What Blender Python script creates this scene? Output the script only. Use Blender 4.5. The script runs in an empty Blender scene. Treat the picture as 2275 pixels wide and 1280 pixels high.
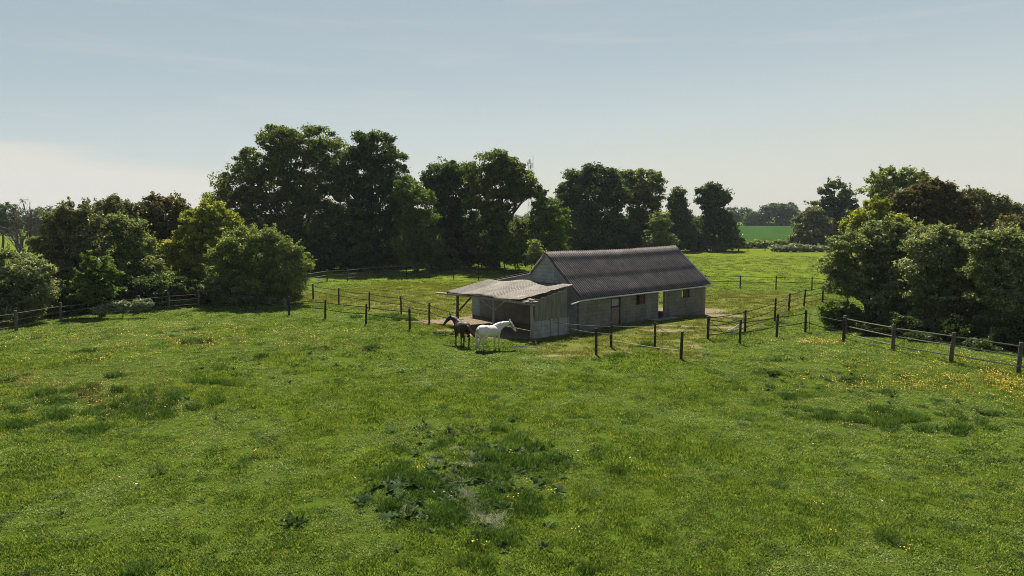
import bpy, bmesh, math, random
import numpy as np
from mathutils import Vector, Matrix, Euler
R = math.radians
random.seed(7); rng = np.random.default_rng(7)
S = bpy.context.scene
COL = S.collection

# ------------------------------------------------------------------ camera
F, HZ, CW, CH, CAMZ = 1580.0, 490.0, 2275.0, 1280.0, 6.5
PITCH = math.atan((CH / 2 - HZ) / F)
cd = bpy.data.cameras.new("camera"); cam = bpy.data.objects.new("camera", cd); COL.objects.link(cam)
cd.sensor_width = 36; cd.lens = 36 * F / CW; cd.clip_end = 6000; cd.clip_start = 0.1
cam.location = (0, 0, CAMZ); cam.rotation_euler = (R(90) - PITCH, 0, 0)
S.camera = cam
# ------------------------------------------------------------------ light
SUN_EL, SUN_AZ = 51.0, -4.0      # azimuth measured from +Y towards +X
w = bpy.data.worlds.new("World"); S.world = w; w.use_nodes = True
nt = w.node_tree; nt.nodes.clear()
def nn(nt, t, **kw):
    n = nt.nodes.new(t)
    for k, v in kw.items(): setattr(n, k, v)
    return n
out = nn(nt, 'ShaderNodeOutputWorld'); bg = nn(nt, 'ShaderNodeBackground')
sky = nn(nt, 'ShaderNodeTexSky', sky_type='NISHITA', sun_disc=False, sun_elevation=R(SUN_EL), sun_rotation=R(SUN_AZ))
sky.altitude = 50; sky.air_density = 1.0; sky.dust_density = 2.2; sky.ozone_density = 1.6
tc = nn(nt, 'ShaderNodeTexCoord'); sep = nn(nt, 'ShaderNodeSeparateXYZ'); nt.links.new(tc.outputs['Generated'], sep.inputs[0])
# thin high veil: sky colour graded by height, then a wisp of cirrus low on the left
ramp = nn(nt, 'ShaderNodeValToRGB'); zeff = nn(nt, 'ShaderNodeMath', operation='MULTIPLY_ADD'); nt.links.new(sep.outputs['X'], zeff.inputs[0]); zeff.inputs[1].default_value = -0.075; nt.links.new(sep.outputs['Z'], zeff.inputs[2]); nt.links.new(zeff.outputs[0], ramp.inputs[0])
SKY = [(0.0, (6.3, 6.15, 5.3)), (0.05, (6.0, 6.1, 5.4)), (0.12, (5.1, 5.75, 5.7)), (0.2, (4.0, 4.85, 5.2)), (0.30, (3.4, 4.25, 4.7)), (0.45, (1.5, 2.2, 3.0)), (0.75, (.7, 1.2, 2.0)), (1, (.55, 1.0, 1.9))]
while len(ramp.color_ramp.elements) < len(SKY): ramp.color_ramp.elements.new(0.5)
for e, (p, c) in zip(ramp.color_ramp.elements, SKY): e.position = p; e.color = (*c, 1)
mx = nn(nt, 'ShaderNodeMix', data_type='RGBA'); mx.inputs[0].default_value = 0.9
nt.links.new(sky.outputs[0], mx.inputs[6]); nt.links.new(ramp.outputs[0], mx.inputs[7])
mp = nn(nt, 'ShaderNodeMapping'); mp.inputs['Rotation'].default_value = (0, R(6.0), 0); mp.inputs['Scale'].default_value = (2.2, 2.2, 26)
no = nn(nt, 'ShaderNodeTexNoise'); no.inputs['Scale'].default_value = 1.6; no.inputs['Detail'].default_value = 7; no.inputs['Roughness'].default_value = .55
nt.links.new(tc.outputs['Generated'], mp.inputs[0]); nt.links.new(mp.outputs[0], no.inputs[0])
def wmath(op, a, b=None, c=None):
    n = nn(nt, 'ShaderNodeMath', operation=op)
    for i, x in enumerate((a, b, c)):
        if x is None: continue
        if isinstance(x, (int, float)): n.inputs[i].default_value = x
        else: nt.links.new(x, n.inputs[i])
    return n.outputs[0]
# bank of cirrus: below a line that drops from left to right
line = wmath('MULTIPLY_ADD', sep.outputs['X'], -0.13, 0.012)
dd = wmath('SUBTRACT', line, sep.outputs['Z'])
dd = wmath('MULTIPLY_ADD', wmath('SUBTRACT', no.outputs[0], 0.5), 0.045, dd)
band = nn(nt, 'ShaderNodeMapRange', interpolation_type='SMOOTHSTEP'); nt.links.new(dd, band.inputs[0])
band.inputs[1].default_value = -0.012; band.inputs[2].default_value = 0.016
wis = nn(nt, 'ShaderNodeMapRange', interpolation_type='SMOOTHSTEP'); nt.links.new(no.outputs[0], wis.inputs[0])
wis.inputs[1].default_value = 0.5; wis.inputs[2].default_value = 0.9; wis.inputs[4].default_value = 0.3
fac = wmath('MAXIMUM', wmath('MULTIPLY', band.outputs[0], 0.9), wis.outputs[0])
mx2 = nn(nt, 'ShaderNodeMix', data_type='RGBA'); nt.links.new(fac, mx2.inputs[0]); nt.links.new(mx.outputs[2], mx2.inputs[6])
mx2.inputs[7].default_value = (6.9, 6.55, 5.9, 1)
nt.links.new(mx2.outputs[2], bg.inputs[0]); bg.inputs[1].default_value = 0.0515
nt.links.new(bg.outputs[0], out.inputs[0])
sl = bpy.data.lights.new("sun", 'SUN'); sl.energy = 5.0; sl.angle = R(0.53); sl.color = (1, .95, .84)
so = bpy.data.objects.new("sun", sl); COL.objects.link(so); so.location = (0, 60, 60)
so.rotation_euler = (-R(90 - SUN_EL), 0, -R(SUN_AZ))
S.view_settings.view_transform = 'Standard'; S.view_settings.look = 'None'; S.view_settings.exposure = 1.08; S.view_settings.gamma = 1
S.cycles.use_denoising = True; S.cycles.denoiser = 'OPENIMAGEDENOISE'; S.cycles.denoising_input_passes = 'RGB_ALBEDO_NORMAL'; S.cycles.denoising_prefilter = 'NONE'
S.cycles.filter_width = 0.95
S.cycles.pixel_filter_type = 'BLACKMAN_HARRIS'
S.cycles.max_bounces = 6; S.cycles.transmission_bounces = 4; S.cycles.diffuse_bounces = 3

# ------------------------------------------------------------------ terrain function and pixel -> ground
BO = np.array([3.894, 41.0]); BA = R(40.64)
Dv = np.array([math.cos(BA), math.sin(BA)]); Nv = np.array([-math.sin(BA), math.cos(BA)])
def sstep(a, b, x):
    t = np.clip((x - a) / (b - a), 0, 1); return t * t * (3 - 2 * t)
def vnoise(x, y, s, seed=0):
    x = np.asarray(x, float) / s; y = np.asarray(y, float) / s
    xi = np.floor(x).astype(np.int64); yi = np.floor(y).astype(np.int64); fx = x - xi; fy = y - yi
    def h(a, b):
        v = (a * 374761393 + b * 668265263 + seed * 974711) & 0x7fffffff
        v = ((v ^ (v >> 13)) * 1274126177) & 0x7fffffff
        return ((v ^ (v >> 16)) & 0xffff) / 65535.0
    fx = fx * fx * (3 - 2 * fx); fy = fy * fy * (3 - 2 * fy)
    return (h(xi, yi) * (1 - fx) + h(xi + 1, yi) * fx) * (1 - fy) + (h(xi, yi + 1) * (1 - fx) + h(xi + 1, yi + 1) * fx) * fy
def loc(x, y):
    dx = np.asarray(x, float) - BO[0]; dy = np.asarray(y, float) - BO[1]
    return dx * Dv[0] + dy * Dv[1], dx * Nv[0] + dy * Nv[1]
def hgt(x, y):
    a, b = loc(x, y)
    z = 0.17 * sstep(.6, 2.6, a) * (1 - sstep(8.6, 12.0, a)) * sstep(-3.0, -.6, b) * (1 - sstep(4, 9, b))
    z = z + 0.14 * (vnoise(x, y, 9.0, 3) - .5) * sstep(8, 20, y) * (1 - .8 * sstep(50, 70, y)) * (1 - 0.85 * ((a > -5) & (a < 14) & (b > -3) & (b < 11)))
    z = z + 0.03 * (vnoise(x, y, 2.3, 5) - .5) * (1 - sstep(40, 60, y))
    z = z + .55 * np.exp(-((x + 19) / 10.0) ** 2 - ((y - 36) / 8.0) ** 2) + .38 * np.exp(-((x - 18) / 7.0) ** 2 - ((y - 31) / 5.5) ** 2)
    z = z + 3.6 * sstep(180, 420, y) + 5.0 * sstep(420, 1000, y)
    return z
def ray(u, v):
    x = (u - CW / 2) / F; y = -(v - CH / 2) / F; t = PITCH
    return np.array([x, math.cos(t) + math.sin(t) * y, -math.sin(t) + math.cos(t) * y])
def G(u, v, h=0.0):
    """ground point under the picture point (u, v) of the photograph, h metres above the ground"""
    r = ray(u, v); z = 0.0
    for _ in range(6):
        s = (z + h - CAMZ) / r[2]; x, y = r[0] * s, r[1] * s; z = float(hgt(x, y))
    return Vector((x, y, z))
def D(u, v, Y):
    r = ray(u, v); s = Y / r[1]; return np.array([r[0] * s, Y, CAMZ + r[2] * s])

# ------------------------------------------------------------------ helpers
def tag(o, label=None, cat=None, group=None, kind=None):
    if label: o['label'] = label
    if cat: o['category'] = cat
    if group: o['group'] = group
    if kind: o['kind'] = kind
    return o
def empty(name, loc_=(0, 0, 0), rz=0.0):
    o = bpy.data.objects.new(name, None); COL.objects.link(o); o.location = loc_; o.rotation_euler = (0, 0, rz); o.empty_display_size = .3
    return o
def obj(name, me, mat=None, parent=None, smooth=False):
    if isinstance(me, bmesh.types.BMesh):
        bm = me; me = bpy.data.meshes.new(name); bmesh.ops.recalc_face_normals(bm, faces=bm.faces[:]); bm.to_mesh(me); bm.free()
    if mat: me.materials.append(mat)
    if smooth: me.polygons.foreach_set('use_smooth', [True] * len(me.polygons))
    o = bpy.data.objects.new(name, me); COL.objects.link(o)
    if parent: o.parent = parent
    return o
def np_mesh(name, verts, faces, k, attrs=None):
    """verts (n,3), faces (m,k)"""
    me = bpy.data.meshes.new(name); verts = np.asarray(verts, np.float32); faces = np.asarray(faces, np.int32)
    me.vertices.add(len(verts)); me.vertices.foreach_set('co', verts.ravel())
    me.loops.add(faces.size); me.loops.foreach_set('vertex_index', faces.ravel())
    me.polygons.add(len(faces)); me.polygons.foreach_set('loop_start', np.arange(0, faces.size, k, dtype=np.int32))
    me.update(calc_edges=True)
    for nm, (dom, arr) in (attrs or {}).items():
        a = me.attributes.new(nm, 'FLOAT', dom); a.data.foreach_set('value', np.asarray(arr, np.float32))
    return me
def box(bm, x0, x1, y0, y1, z0, z1, bev=0):
    r = bmesh.ops.create_cube(bm, size=1)
    for v in r['verts']:
        v.co = Vector(((x0 + x1) / 2 + v.co.x * (x1 - x0), (y0 + y1) / 2 + v.co.y * (y1 - y0), (z0 + z1) / 2 + v.co.z * (z1 - z0)))
    if bev:
        es = list({e for v in r['verts'] for e in v.link_edges}); bmesh.ops.bevel(bm, geom=es, offset=bev, segments=1, affect='EDGES')
def tube(bm, pts, rad, seg=6, cap=True):
    rings = []; n = len(pts)
    pts = [Vector(p) for p in pts]
    if not hasattr(rad, '__len__'): rad = [rad] * n
    for i, p in enumerate(pts):
        t = (pts[min(i + 1, n - 1)] - pts[max(i - 1, 0)]).normalized()
        up = Vector((0, 0, 1)) if abs(t.z) < .9 else Vector((1, 0, 0))
        a = t.cross(up).normalized(); b = t.cross(a)
        rings.append([bm.verts.new(p + (a * math.cos(2 * math.pi * k / seg) + b * math.sin(2 * math.pi * k / seg)) * rad[i]) for k in range(seg)])
    for i in range(n - 1):
        for k in range(seg):
            bm.faces.new((rings[i][k], rings[i][(k + 1) % seg], rings[i + 1][(k + 1) % seg], rings[i + 1][k]))
    if cap:
        bm.faces.new(rings[0][::-1]); bm.faces.new(rings[-1])

# ------------------------------------------------------------------ materials
class M:
    def __init__(s, name):
        s.m = bpy.data.materials.new(name); s.m.use_nodes = True; s.t = s.m.node_tree; s.t.nodes.clear()
        s.out = s.n('ShaderNodeOutputMaterial')
    def n(s, t, **kw):
        n = s.t.nodes.new(t)
        for k, v in kw.items(): setattr(n, k, v)
        return n
    def set(s, sock, x):
        if hasattr(x, 'is_linked') or hasattr(x, 'links'): s.t.links.new(x, sock)
        elif isinstance(x, tuple) and len(x) == 3 and sock.type == 'RGBA': sock.default_value = (*x, 1)
        else: sock.default_value = x
    def noise(s, vec, scale, detail=4, rough=.55, out=0):
        n = s.n('ShaderNodeTexNoise'); s.t.links.new(vec, n.inputs['Vector']); n.inputs['Scale'].default_value = scale
        n.inputs['Detail'].default_value = detail; n.inputs['Roughness'].default_value = rough; return n.outputs[out]
    def ramp(s, f, *stops):
        r = s.n('ShaderNodeValToRGB'); s.t.links.new(f, r.inputs[0]); el = r.color_ramp.elements
        while len(el) < len(stops): el.new(.5)
        for e, (p, c) in zip(el, stops): e.position = p; e.color = (*c, 1) if isinstance(c, tuple) else (c, c, c, 1)
        return r.outputs[0]
    def mix(s, f, a, b, mode='MIX'):
        n = s.n('ShaderNodeMix', data_type='RGBA', blend_type=mode); s.set(n.inputs[0], f); s.set(n.inputs[6], a); s.set(n.inputs[7], b); return n.outputs[2]
    def math(s, op, a, b=0.0, c=0.0, clamp=False):
        n = s.n('ShaderNodeMath', operation=op, use_clamp=clamp)
        for i, x in enumerate((a, b, c)): s.set(n.inputs[i], x)
        return n.outputs[0]
    def pos(s): return s.n('ShaderNodeNewGeometry').outputs['Position']
    def objc(s): return s.n('ShaderNodeTexCoord').outputs['Object']
    def attr(s, name): return s.n('ShaderNodeAttribute', attribute_name=name).outputs['Fac']
    def mapping(s, v, sc=(1, 1, 1), rot=(0, 0, 0)):
        n = s.n('ShaderNodeMapping'); s.t.links.new(v, n.inputs[0]); n.inputs['Scale'].default_value = sc; n.inputs['Rotation'].default_value = rot; return n.outputs[0]
    def bump(s, h, strength=.5, dist=.02):
        n = s.n('ShaderNodeBump'); s.t.links.new(h, n.inputs['Height']); n.inputs['Strength'].default_value = strength; n.inputs['Distance'].default_value = dist; return n.outputs[0]
    def bsdf(s, col, rough=.8, normal=None, spec=.3, metal=0.0):
        b = s.n('ShaderNodeBsdfPrincipled'); s.set(b.inputs['Base Color'], col); s.set(b.inputs['Roughness'], rough)
        b.inputs['Specular IOR Level'].default_value = spec; b.inputs['Metallic'].default_value = metal
        if normal: s.t.links.new(normal, b.inputs['Normal'])
        return b.outputs[0]
    def done(s, sh): s.t.links.new(sh, s.out.inputs[0]); return s.m

def leaf_mat(name, c0, c1, c2, trans=.35, gloss=.16, rough=.45, varscale=1.0):
    m = M(name)
    col = m.ramp(m.attr('var'), (0.0, c0), (0.55, c1), (1.0, c2))
    d = m.n('ShaderNodeBsdfDiffuse'); m.set(d.inputs[0], col)
    tcol = m.mix(1.0, col, (1.15, 1.12, .55), 'MULTIPLY')
    t = m.n('ShaderNodeBsdfTranslucent'); m.set(t.inputs[0], tcol)
    a = m.n('ShaderNodeMixShader'); a.inputs[0].default_value = trans; m.t.links.new(d.outputs[0], a.inputs[1]); m.t.links.new(t.outputs[0], a.inputs[2])
    g = m.n('ShaderNodeBsdfGlossy'); g.inputs[0].default_value = (.75, .8, .8, 1); g.inputs['Roughness'].default_value = rough
    b = m.n('ShaderNodeMixShader'); b.inputs[0].default_value = gloss; m.t.links.new(a.outputs[0], b.inputs[1]); m.t.links.new(g.outputs[0], b.inputs[2])
    return m.done(b.outputs[0])

def bark_mat(name, c0, c1):
    m = M(name); p = m.mapping(m.objc(), (1, 1, .25)); n = m.noise(p, 6, 5)
    return m.done(m.bsdf(m.ramp(n, (.3, c0), (.7, c1)), .9, m.bump(n, .6, .05)))

MB_BARK = bark_mat('bark', (.035, .028, .02), (.10, .085, .065))
MB_GREY = bark_mat('pale_bark', (.12, .105, .085), (.25, .23, .19))
ML = dict(
    oak=leaf_mat('oak_leaves', (.040, .066, .014), (.100, .135, .024), (.21, .225, .040), .52, .02),
    dark=leaf_mat('dark_leaves', (.028, .052, .014), (.065, .100, .022), (.135, .175, .040), .50, .02),
    mid=leaf_mat('mid_leaves', (.05, .090, .018), (.105, .165, .028), (.20, .25, .045), .50, .02),
    yellow=leaf_mat('young_leaves', (.12, .155, .020), (.25, .28, .035), (.42, .40, .07), .50, .03),
    pale=leaf_mat('pale_leaves', (.075, .115, .028), (.17, .215, .06), (.40, .42, .17), .48, .02),
    grey=leaf_mat('grey_green_leaves', (.065, .080, .028), (.14, .15, .055), (.30, .29, .13), .38, .04),
    blossom=leaf_mat('hawthorn_leaves', (.070, .100, .030), (.17, .205, .075), (.52, .53, .34), .46, .02),
    red=leaf_mat('reddish_leaves', (.060, .058, .024), (.115, .100, .042), (.20, .175, .07), .46, .02),
    bramble=leaf_mat('bramble_leaves', (.08, .12, .03), (.20, .23, .11), (.50, .50, .38), .3, .04),
    far=leaf_mat('far_leaves', (.045, .070, .026), (.075, .11, .038), (.12, .155, .055), .35, .03),
)

def ground_mat():
    m = M('meadow_soil'); p = m.pos()
    n1 = m.noise(p, .35, 5); n2 = m.noise(p, 3.2, 6, .65); n3 = m.noise(p, 19, 5, .7)
    g = m.ramp(n2, (.25, (.024, .042, .006)), (.5, (.052, .085, .010)), (.75, (.12, .16, .02)))
    g = m.mix(m.math('MULTIPLY', n1, .8), g, (.075, .105, .015))
    pad = m.ramp(n3, (.3, (.075, .090, .020)), (.55, (.135, .150, .034)), (.8, (.19, .18, .06)))
    g = m.mix(m.attr('paddock'), g, pad)
    far = m.ramp(m.noise(m.mapping(p, (1, .35, 1)), .9, 6, .7), (.3, (.070, .105, .011)), (.6, (.13, .16, .018)), (.8, (.20, .20, .032)))
    g = m.mix(m.attr('meadow'), g, far)
    crop = m.ramp(m.noise(m.mapping(p, (.1, .02, 1)), 2, 4), (.3, (.024, .058, .012)), (.7, (.038, .080, .018)))
    g = m.mix(m.attr('crop'), g, crop)
    dr = m.ramp(m.noise(p, 5, 6, .7), (.3, (.12, .092, .060)), (.55, (.22, .175, .118)), (.8, (.33, .275, .195)))
    dm = m.math('ADD', m.attr('dirt'), m.math('MULTIPLY_ADD', m.noise(p, 2.6, 6, .7), 1.6, -.8))
    dm = m.ramp(dm, (.38, 0.0), (.62, 1.0))
    g = m.mix(m.math('MULTIPLY', dm, m.ramp(m.attr('dirt'), (.02, 0.0), (.15, 1.0))), g, dr)
    h = m.math('MULTIPLY_ADD', n3, .5, n2)
    return m.done(m.bsdf(g, .95, m.bump(h, .9, .10), .0))

def grass_mat(name, cols, tint=True, trans=.45, var=.5):
    m = M(name); p = m.pos()
    oi = m.n('ShaderNodeObjectInfo').outputs['Random']
    f = m.math('MULTIPLY_ADD', oi, var, m.math('MULTIPLY', m.noise(p, .55, 5, .6), 1 - var))
    f = m.math('ADD', f, m.math('MULTIPLY_ADD', m.attr('var'), .8, -.4))
    col = m.ramp(f, *[(x, c) for x, c in cols])
    d = m.n('ShaderNodeBsdfDiffuse'); m.set(d.inputs[0], col)
    t = m.n('ShaderNodeBsdfTranslucent'); m.set(t.inputs[0], m.mix(1.0, col, (1.1, 1.15, .5), 'MULTIPLY'))
    a = m.n('ShaderNodeMixShader'); a.inputs[0].default_value = trans; m.t.links.new(d.outputs[0], a.inputs[1]); m.t.links.new(t.outputs[0], a.inputs[2])
    g = m.n('ShaderNodeBsdfGlossy'); g.inputs[0].default_value = (.8, .85, .8, 1); g.inputs['Roughness'].default_value = .5
    b = m.n('ShaderNodeMixShader'); b.inputs[0].default_value = .015; m.t.links.new(a.outputs[0], b.inputs[1]); m.t.links.new(g.outputs[0], b.inputs[2])
    return m.done(b.outputs[0])

def simple(name, c0, c1, scale=5, rough=.8, stretch=(1, 1, 1), b=.3, spec=.3, metal=0.0):
    m = M(name); n = m.noise(m.mapping(m.objc(), stretch), scale, 6, .65)
    return m.done(m.bsdf(m.ramp(n, (.3, c0), (.7, c1)), rough, m.bump(n, b, .01), spec, metal))

def block_mat(name, c0, c1, c2, axis, joint=(.10, .10, .10), contrast=.8):
    """concrete block courses; axis 'a' for walls running along local x, 'b' along local y"""
    m = M(name); o = m.objc()
    s = m.n('ShaderNodeSeparateXYZ'); m.t.links.new(o, s.inputs[0]); c = m.n('ShaderNodeCombineXYZ')
    m.t.links.new(s.outputs['X' if axis == 'a' else 'Y'], c.inputs[0]); m.t.links.new(s.outputs['Z'], c.inputs[1])
    br = m.n('ShaderNodeTexBrick'); m.t.links.new(c.outputs[0], br.inputs[0])
    br.inputs['Scale'].default_value = 1; br.inputs['Brick Width'].default_value = .46; br.inputs['Row Height'].default_value = .225
    br.inputs['Mortar Size'].default_value = .014; br.inputs['Mortar Smooth'].default_value = .3; br.inputs['Bias'].default_value = -.1
    m.set(br.inputs['Color1'], (.93, .93, .93)); m.set(br.inputs['Color2'], (1.07, 1.07, 1.07)); m.set(br.inputs['Mortar'], tuple(.68 for x in joint))
    n = m.noise(o, 1.3, 6, .7); base = m.ramp(n, (.3, c0), (.5, c1), (.72, c2))
    f = m.noise(m.mapping(o, (1, 1, .2)), 2.2, 5, .7)      # rain streaks and damp
    base = m.mix(m.ramp(f, (.5, 0.0), (.75, .55)), base, tuple(x * .62 for x in c0))
    col = m.mix(1.0, base, br.outputs['Color'], 'MULTIPLY')
    h = m.math('MULTIPLY_ADD', m.noise(o, 60, 3), .3, m.math('SUBTRACT', 1.0, br.outputs['Fac']))
    return m.done(m.bsdf(col, .92, m.bump(h, .6, .012), .15))

def roof_mat(name, cols, spots, spotcol, axis='X', rib=.5):
    m = M(name); o = m.objc()
    n = m.noise(o, .9, 6, .7); c = m.ramp(n, *cols)
    st = m.noise(m.mapping(o, (5, .5, .5)), 1.6, 5, .7)
    c = m.mix(m.ramp(st, (.5, 0.0), (.8, .6)), c, tuple(x * .45 for x in cols[0][1]))
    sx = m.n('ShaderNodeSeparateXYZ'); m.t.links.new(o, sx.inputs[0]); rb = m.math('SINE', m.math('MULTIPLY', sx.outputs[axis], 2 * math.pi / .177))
    c = m.mix(m.math('MULTIPLY', m.ramp(m.math('MULTIPLY_ADD', rb, -.5, .5), (.35, 0.0), (.75, 1.0)), rib), c, tuple(x * .16 for x in cols[0][1]))   # shading between the ribs painted into the sheet colour, dark in the troughs
    sp = m.noise(o, 9, 5, .75); c = m.mix(m.ramp(sp, (spots, 0.0), (spots + .06, .8)), c, spotcol)
    return m.done(m.bsdf(c, .85, m.bump(m.noise(o, 40, 4), .3, .006), .2))

MAT = dict(
    ground=ground_mat(),
    black_post=simple('creosoted_post', (.012, .011, .010), (.035, .031, .027), 9, .75, (1, 1, .2)),
    grey_post=simple('weathered_post', (.055, .046, .036), (.135, .115, .09), 8, .9, (1, 1, .15)),
    rail=simple('weathered_rail', (.08, .07, .055), (.17, .15, .12), 6, .9, (1, 1, 1)),
    rope=simple('dark_rope', (.012, .012, .012), (.03, .028, .025), 30, .8),
    white_tape=simple('white_tape', (.55, .54, .5), (.75, .74, .7), 20, .6),
    insul=simple('insulator', (.01, .01, .01), (.025, .025, .025), 20, .5),
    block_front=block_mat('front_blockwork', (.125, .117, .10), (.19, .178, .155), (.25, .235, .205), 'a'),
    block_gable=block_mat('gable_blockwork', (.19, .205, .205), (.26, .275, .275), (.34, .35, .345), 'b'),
    block_low=block_mat('painted_blockwork', (.22, .225, .22), (.31, .315, .305), (.42, .42, .405), 'a'),
    inner=simple('plywood', (.11, .10, .085), (.19, .175, .15), 2.2, .9),
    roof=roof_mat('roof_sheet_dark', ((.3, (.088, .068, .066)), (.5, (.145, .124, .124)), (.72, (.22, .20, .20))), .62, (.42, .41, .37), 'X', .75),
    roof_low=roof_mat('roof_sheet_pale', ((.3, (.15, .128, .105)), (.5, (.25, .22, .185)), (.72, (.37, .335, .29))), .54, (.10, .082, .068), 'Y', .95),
    ridge=simple('ridge_tile', (.14, .11, .085), (.34, .28, .21), 3.5, .9),
    fascia=simple('painted_board', (.40, .42, .43), (.62, .64, .65), 3, .6),
    timber=simple('grey_timber', (.16, .145, .12), (.33, .30, .255), 7, .9, (1, 1, .12)),
    dkwood=simple('dark_timber', (.045, .035, .028), (.10, .08, .062), 6, .85, (1, 1, .2)),
    plank=simple('weathered_plank', (.10, .092, .078), (.24, .22, .185), 9, .92, (1, 1, .10)),
    door=simple('old_door_wood', (.14, .11, .08), (.26, .21, .16), 7, .9, (4, 4, .3)),
    doorpale=simple('pale_door_panel', (.20, .20, .20), (.34, .34, .33), 4, .8),
    redwood=simple('reddish_shutter', (.06, .028, .022), (.12, .06, .045), 6, .85, (1, 1, .3)),
    iron=simple('iron', (.02, .02, .02), (.05, .045, .04), 20, .6, metal=.5),
    straw=simple('bedding', (.14, .10, .06), (.25, .19, .12), 6, .95),
    mast=simple('galvanised_mast', (.16, .17, .18), (.26, .27, .28), 5, .6),
    rubble=simple('broken_stone', (.20, .17, .14), (.42, .37, .32), 9, .95),
)

# ------------------------------------------------------------------ ground sheet
def spaced(lo, hi, step, far_lo, far_hi, gr=1.12):
    mid = list(np.arange(lo, hi + 1e-6, step)); a = []; x = lo; s = step
    while x > far_lo: s *= gr; x -= s; a.append(x)
    b = []; x = hi; s = step
    while x < far_hi: s *= gr; x += s; b.append(x)
    return np.array(a[::-1] + mid + b)
xs = spaced(-34, 36, .3, -1800, 1800); ys = spaced(6, 62, .3, -60, 3000, 1.09)
XX, YY = np.meshgrid(xs, ys)
ZZ = hgt(XX, YY)
def inpoly(X, Y, poly):
    ins = np.zeros(X.shape, bool); j = len(poly) - 1
    for i in range(len(poly)):
        xi, yi = poly[i]; xj, yj = poly[j]
        c = ((yi > Y) != (yj > Y)) & (X < (xj - xi) * (Y - yi) / (yj - yi + 1e-12) + xi); ins ^= c; j = i
    return ins
def soft(X, Y, poly, wd=.8):
    """soft polygon mask by signed distance to its edges"""
    ins = inpoly(X, Y, poly); d = np.full(X.shape, 1e9)
    for i in range(len(poly)):
        (ax, ay), (bx, by) = poly[i - 1], poly[i]; ex, ey = bx - ax, by - ay
        t = np.clip(((X - ax) * ex + (Y - ay) * ey) / (ex * ex + ey * ey + 1e-9), 0, 1)
        d = np.minimum(d, np.hypot(X - ax - t * ex, Y - ay - t * ey))
    return sstep(-wd, wd, np.where(ins, d, -d))
def gp(lst): return [tuple(G(u, v)[:2]) for u, v in lst]
PADDOCK = gp([(640, 660), (905, 620), (1060, 624), (1250, 625), (1570, 645), (1730, 650), (1850, 664), (1780, 688), (1660, 735), (1575, 752), (1545, 800), (1500, 800), (1440, 775), (1350, 790), (1240, 800), (1190, 778), (1150, 760), (1000, 745), (930, 722), (760, 680), (690, 670)])
DIRTS = [(1000, 715, 3.0, 1.1, .95), (960, 735, 2.2, .5, .6), (1040, 712, 2.2, 1.2, 1.0), (1120, 745, 2.5, 1.2, .95), (1600, 702, 2.2, 1.1, .85), (1640, 728, 2.4, .7, .7), (1480, 735, 2.2, .8, .62),
         (1580, 745, 1.8, .7, .62), (1410, 745, 1.3, .4, .5), (1380, 783, .9, .35, .85), (1545, 770, .5, 1.1, .6), (1560, 790, .35, .8, .7), (1240, 790, 2.0, .5, .58), (1180, 795, 1.0, .4, .5), (1575, 690, 1.5, 1.6, .8), (1500, 725, 3.5, .5, .6),
         (1200, 775, 1.6, .5, .42), (1022, 1050, .25, .7, .45)]
def fields(X, Y):
    pad = soft(X, Y, PADDOCK, .5)
    dirt = np.zeros(X.shape)
    for u, v, rx, ry, s in DIRTS:
        c = G(u, v); q = np.sqrt(((X - c.x) / rx) ** 2 + ((Y - c.y) / ry) ** 2); dirt = np.maximum(dirt, s * (1 - sstep(.35, 1.5, q)))
    a, b = loc(X, Y)
    ins = sstep(-4.2, -3.6, a) * (1 - sstep(12.6, 13.6, a)) * sstep(-.5, .1, b) * (1 - sstep(9.3, 10.2, b))
    dirt = np.maximum(dirt, ins * 1.0)
    mead = sstep(58, 75, Y)
    crop = sstep(165, 170, Y) * (1 - sstep(440, 460, Y)) * sstep(30, 40, X) * (1 - sstep(230, 240, X))
    return pad, dirt, mead, crop
pad_, dirt_, mead_, crop_ = fields(XX, YY)
nx, ny = len(xs), len(ys)
ii = np.arange(nx * ny).reshape(ny, nx)
fc = np.stack([ii[:-1, :-1], ii[:-1, 1:], ii[1:, 1:], ii[1:, :-1]], -1).reshape(-1, 4)
gme = np_mesh('ground', np.stack([XX, YY, ZZ], -1).reshape(-1, 3), fc, 4,
              dict(paddock=('POINT', pad_.ravel()), dirt=('POINT', dirt_.ravel()), meadow=('POINT', mead_.ravel()), crop=('POINT', crop_.ravel())))
tag(obj('ground', gme, MAT['ground'], smooth=True), kind='structure')

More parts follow.
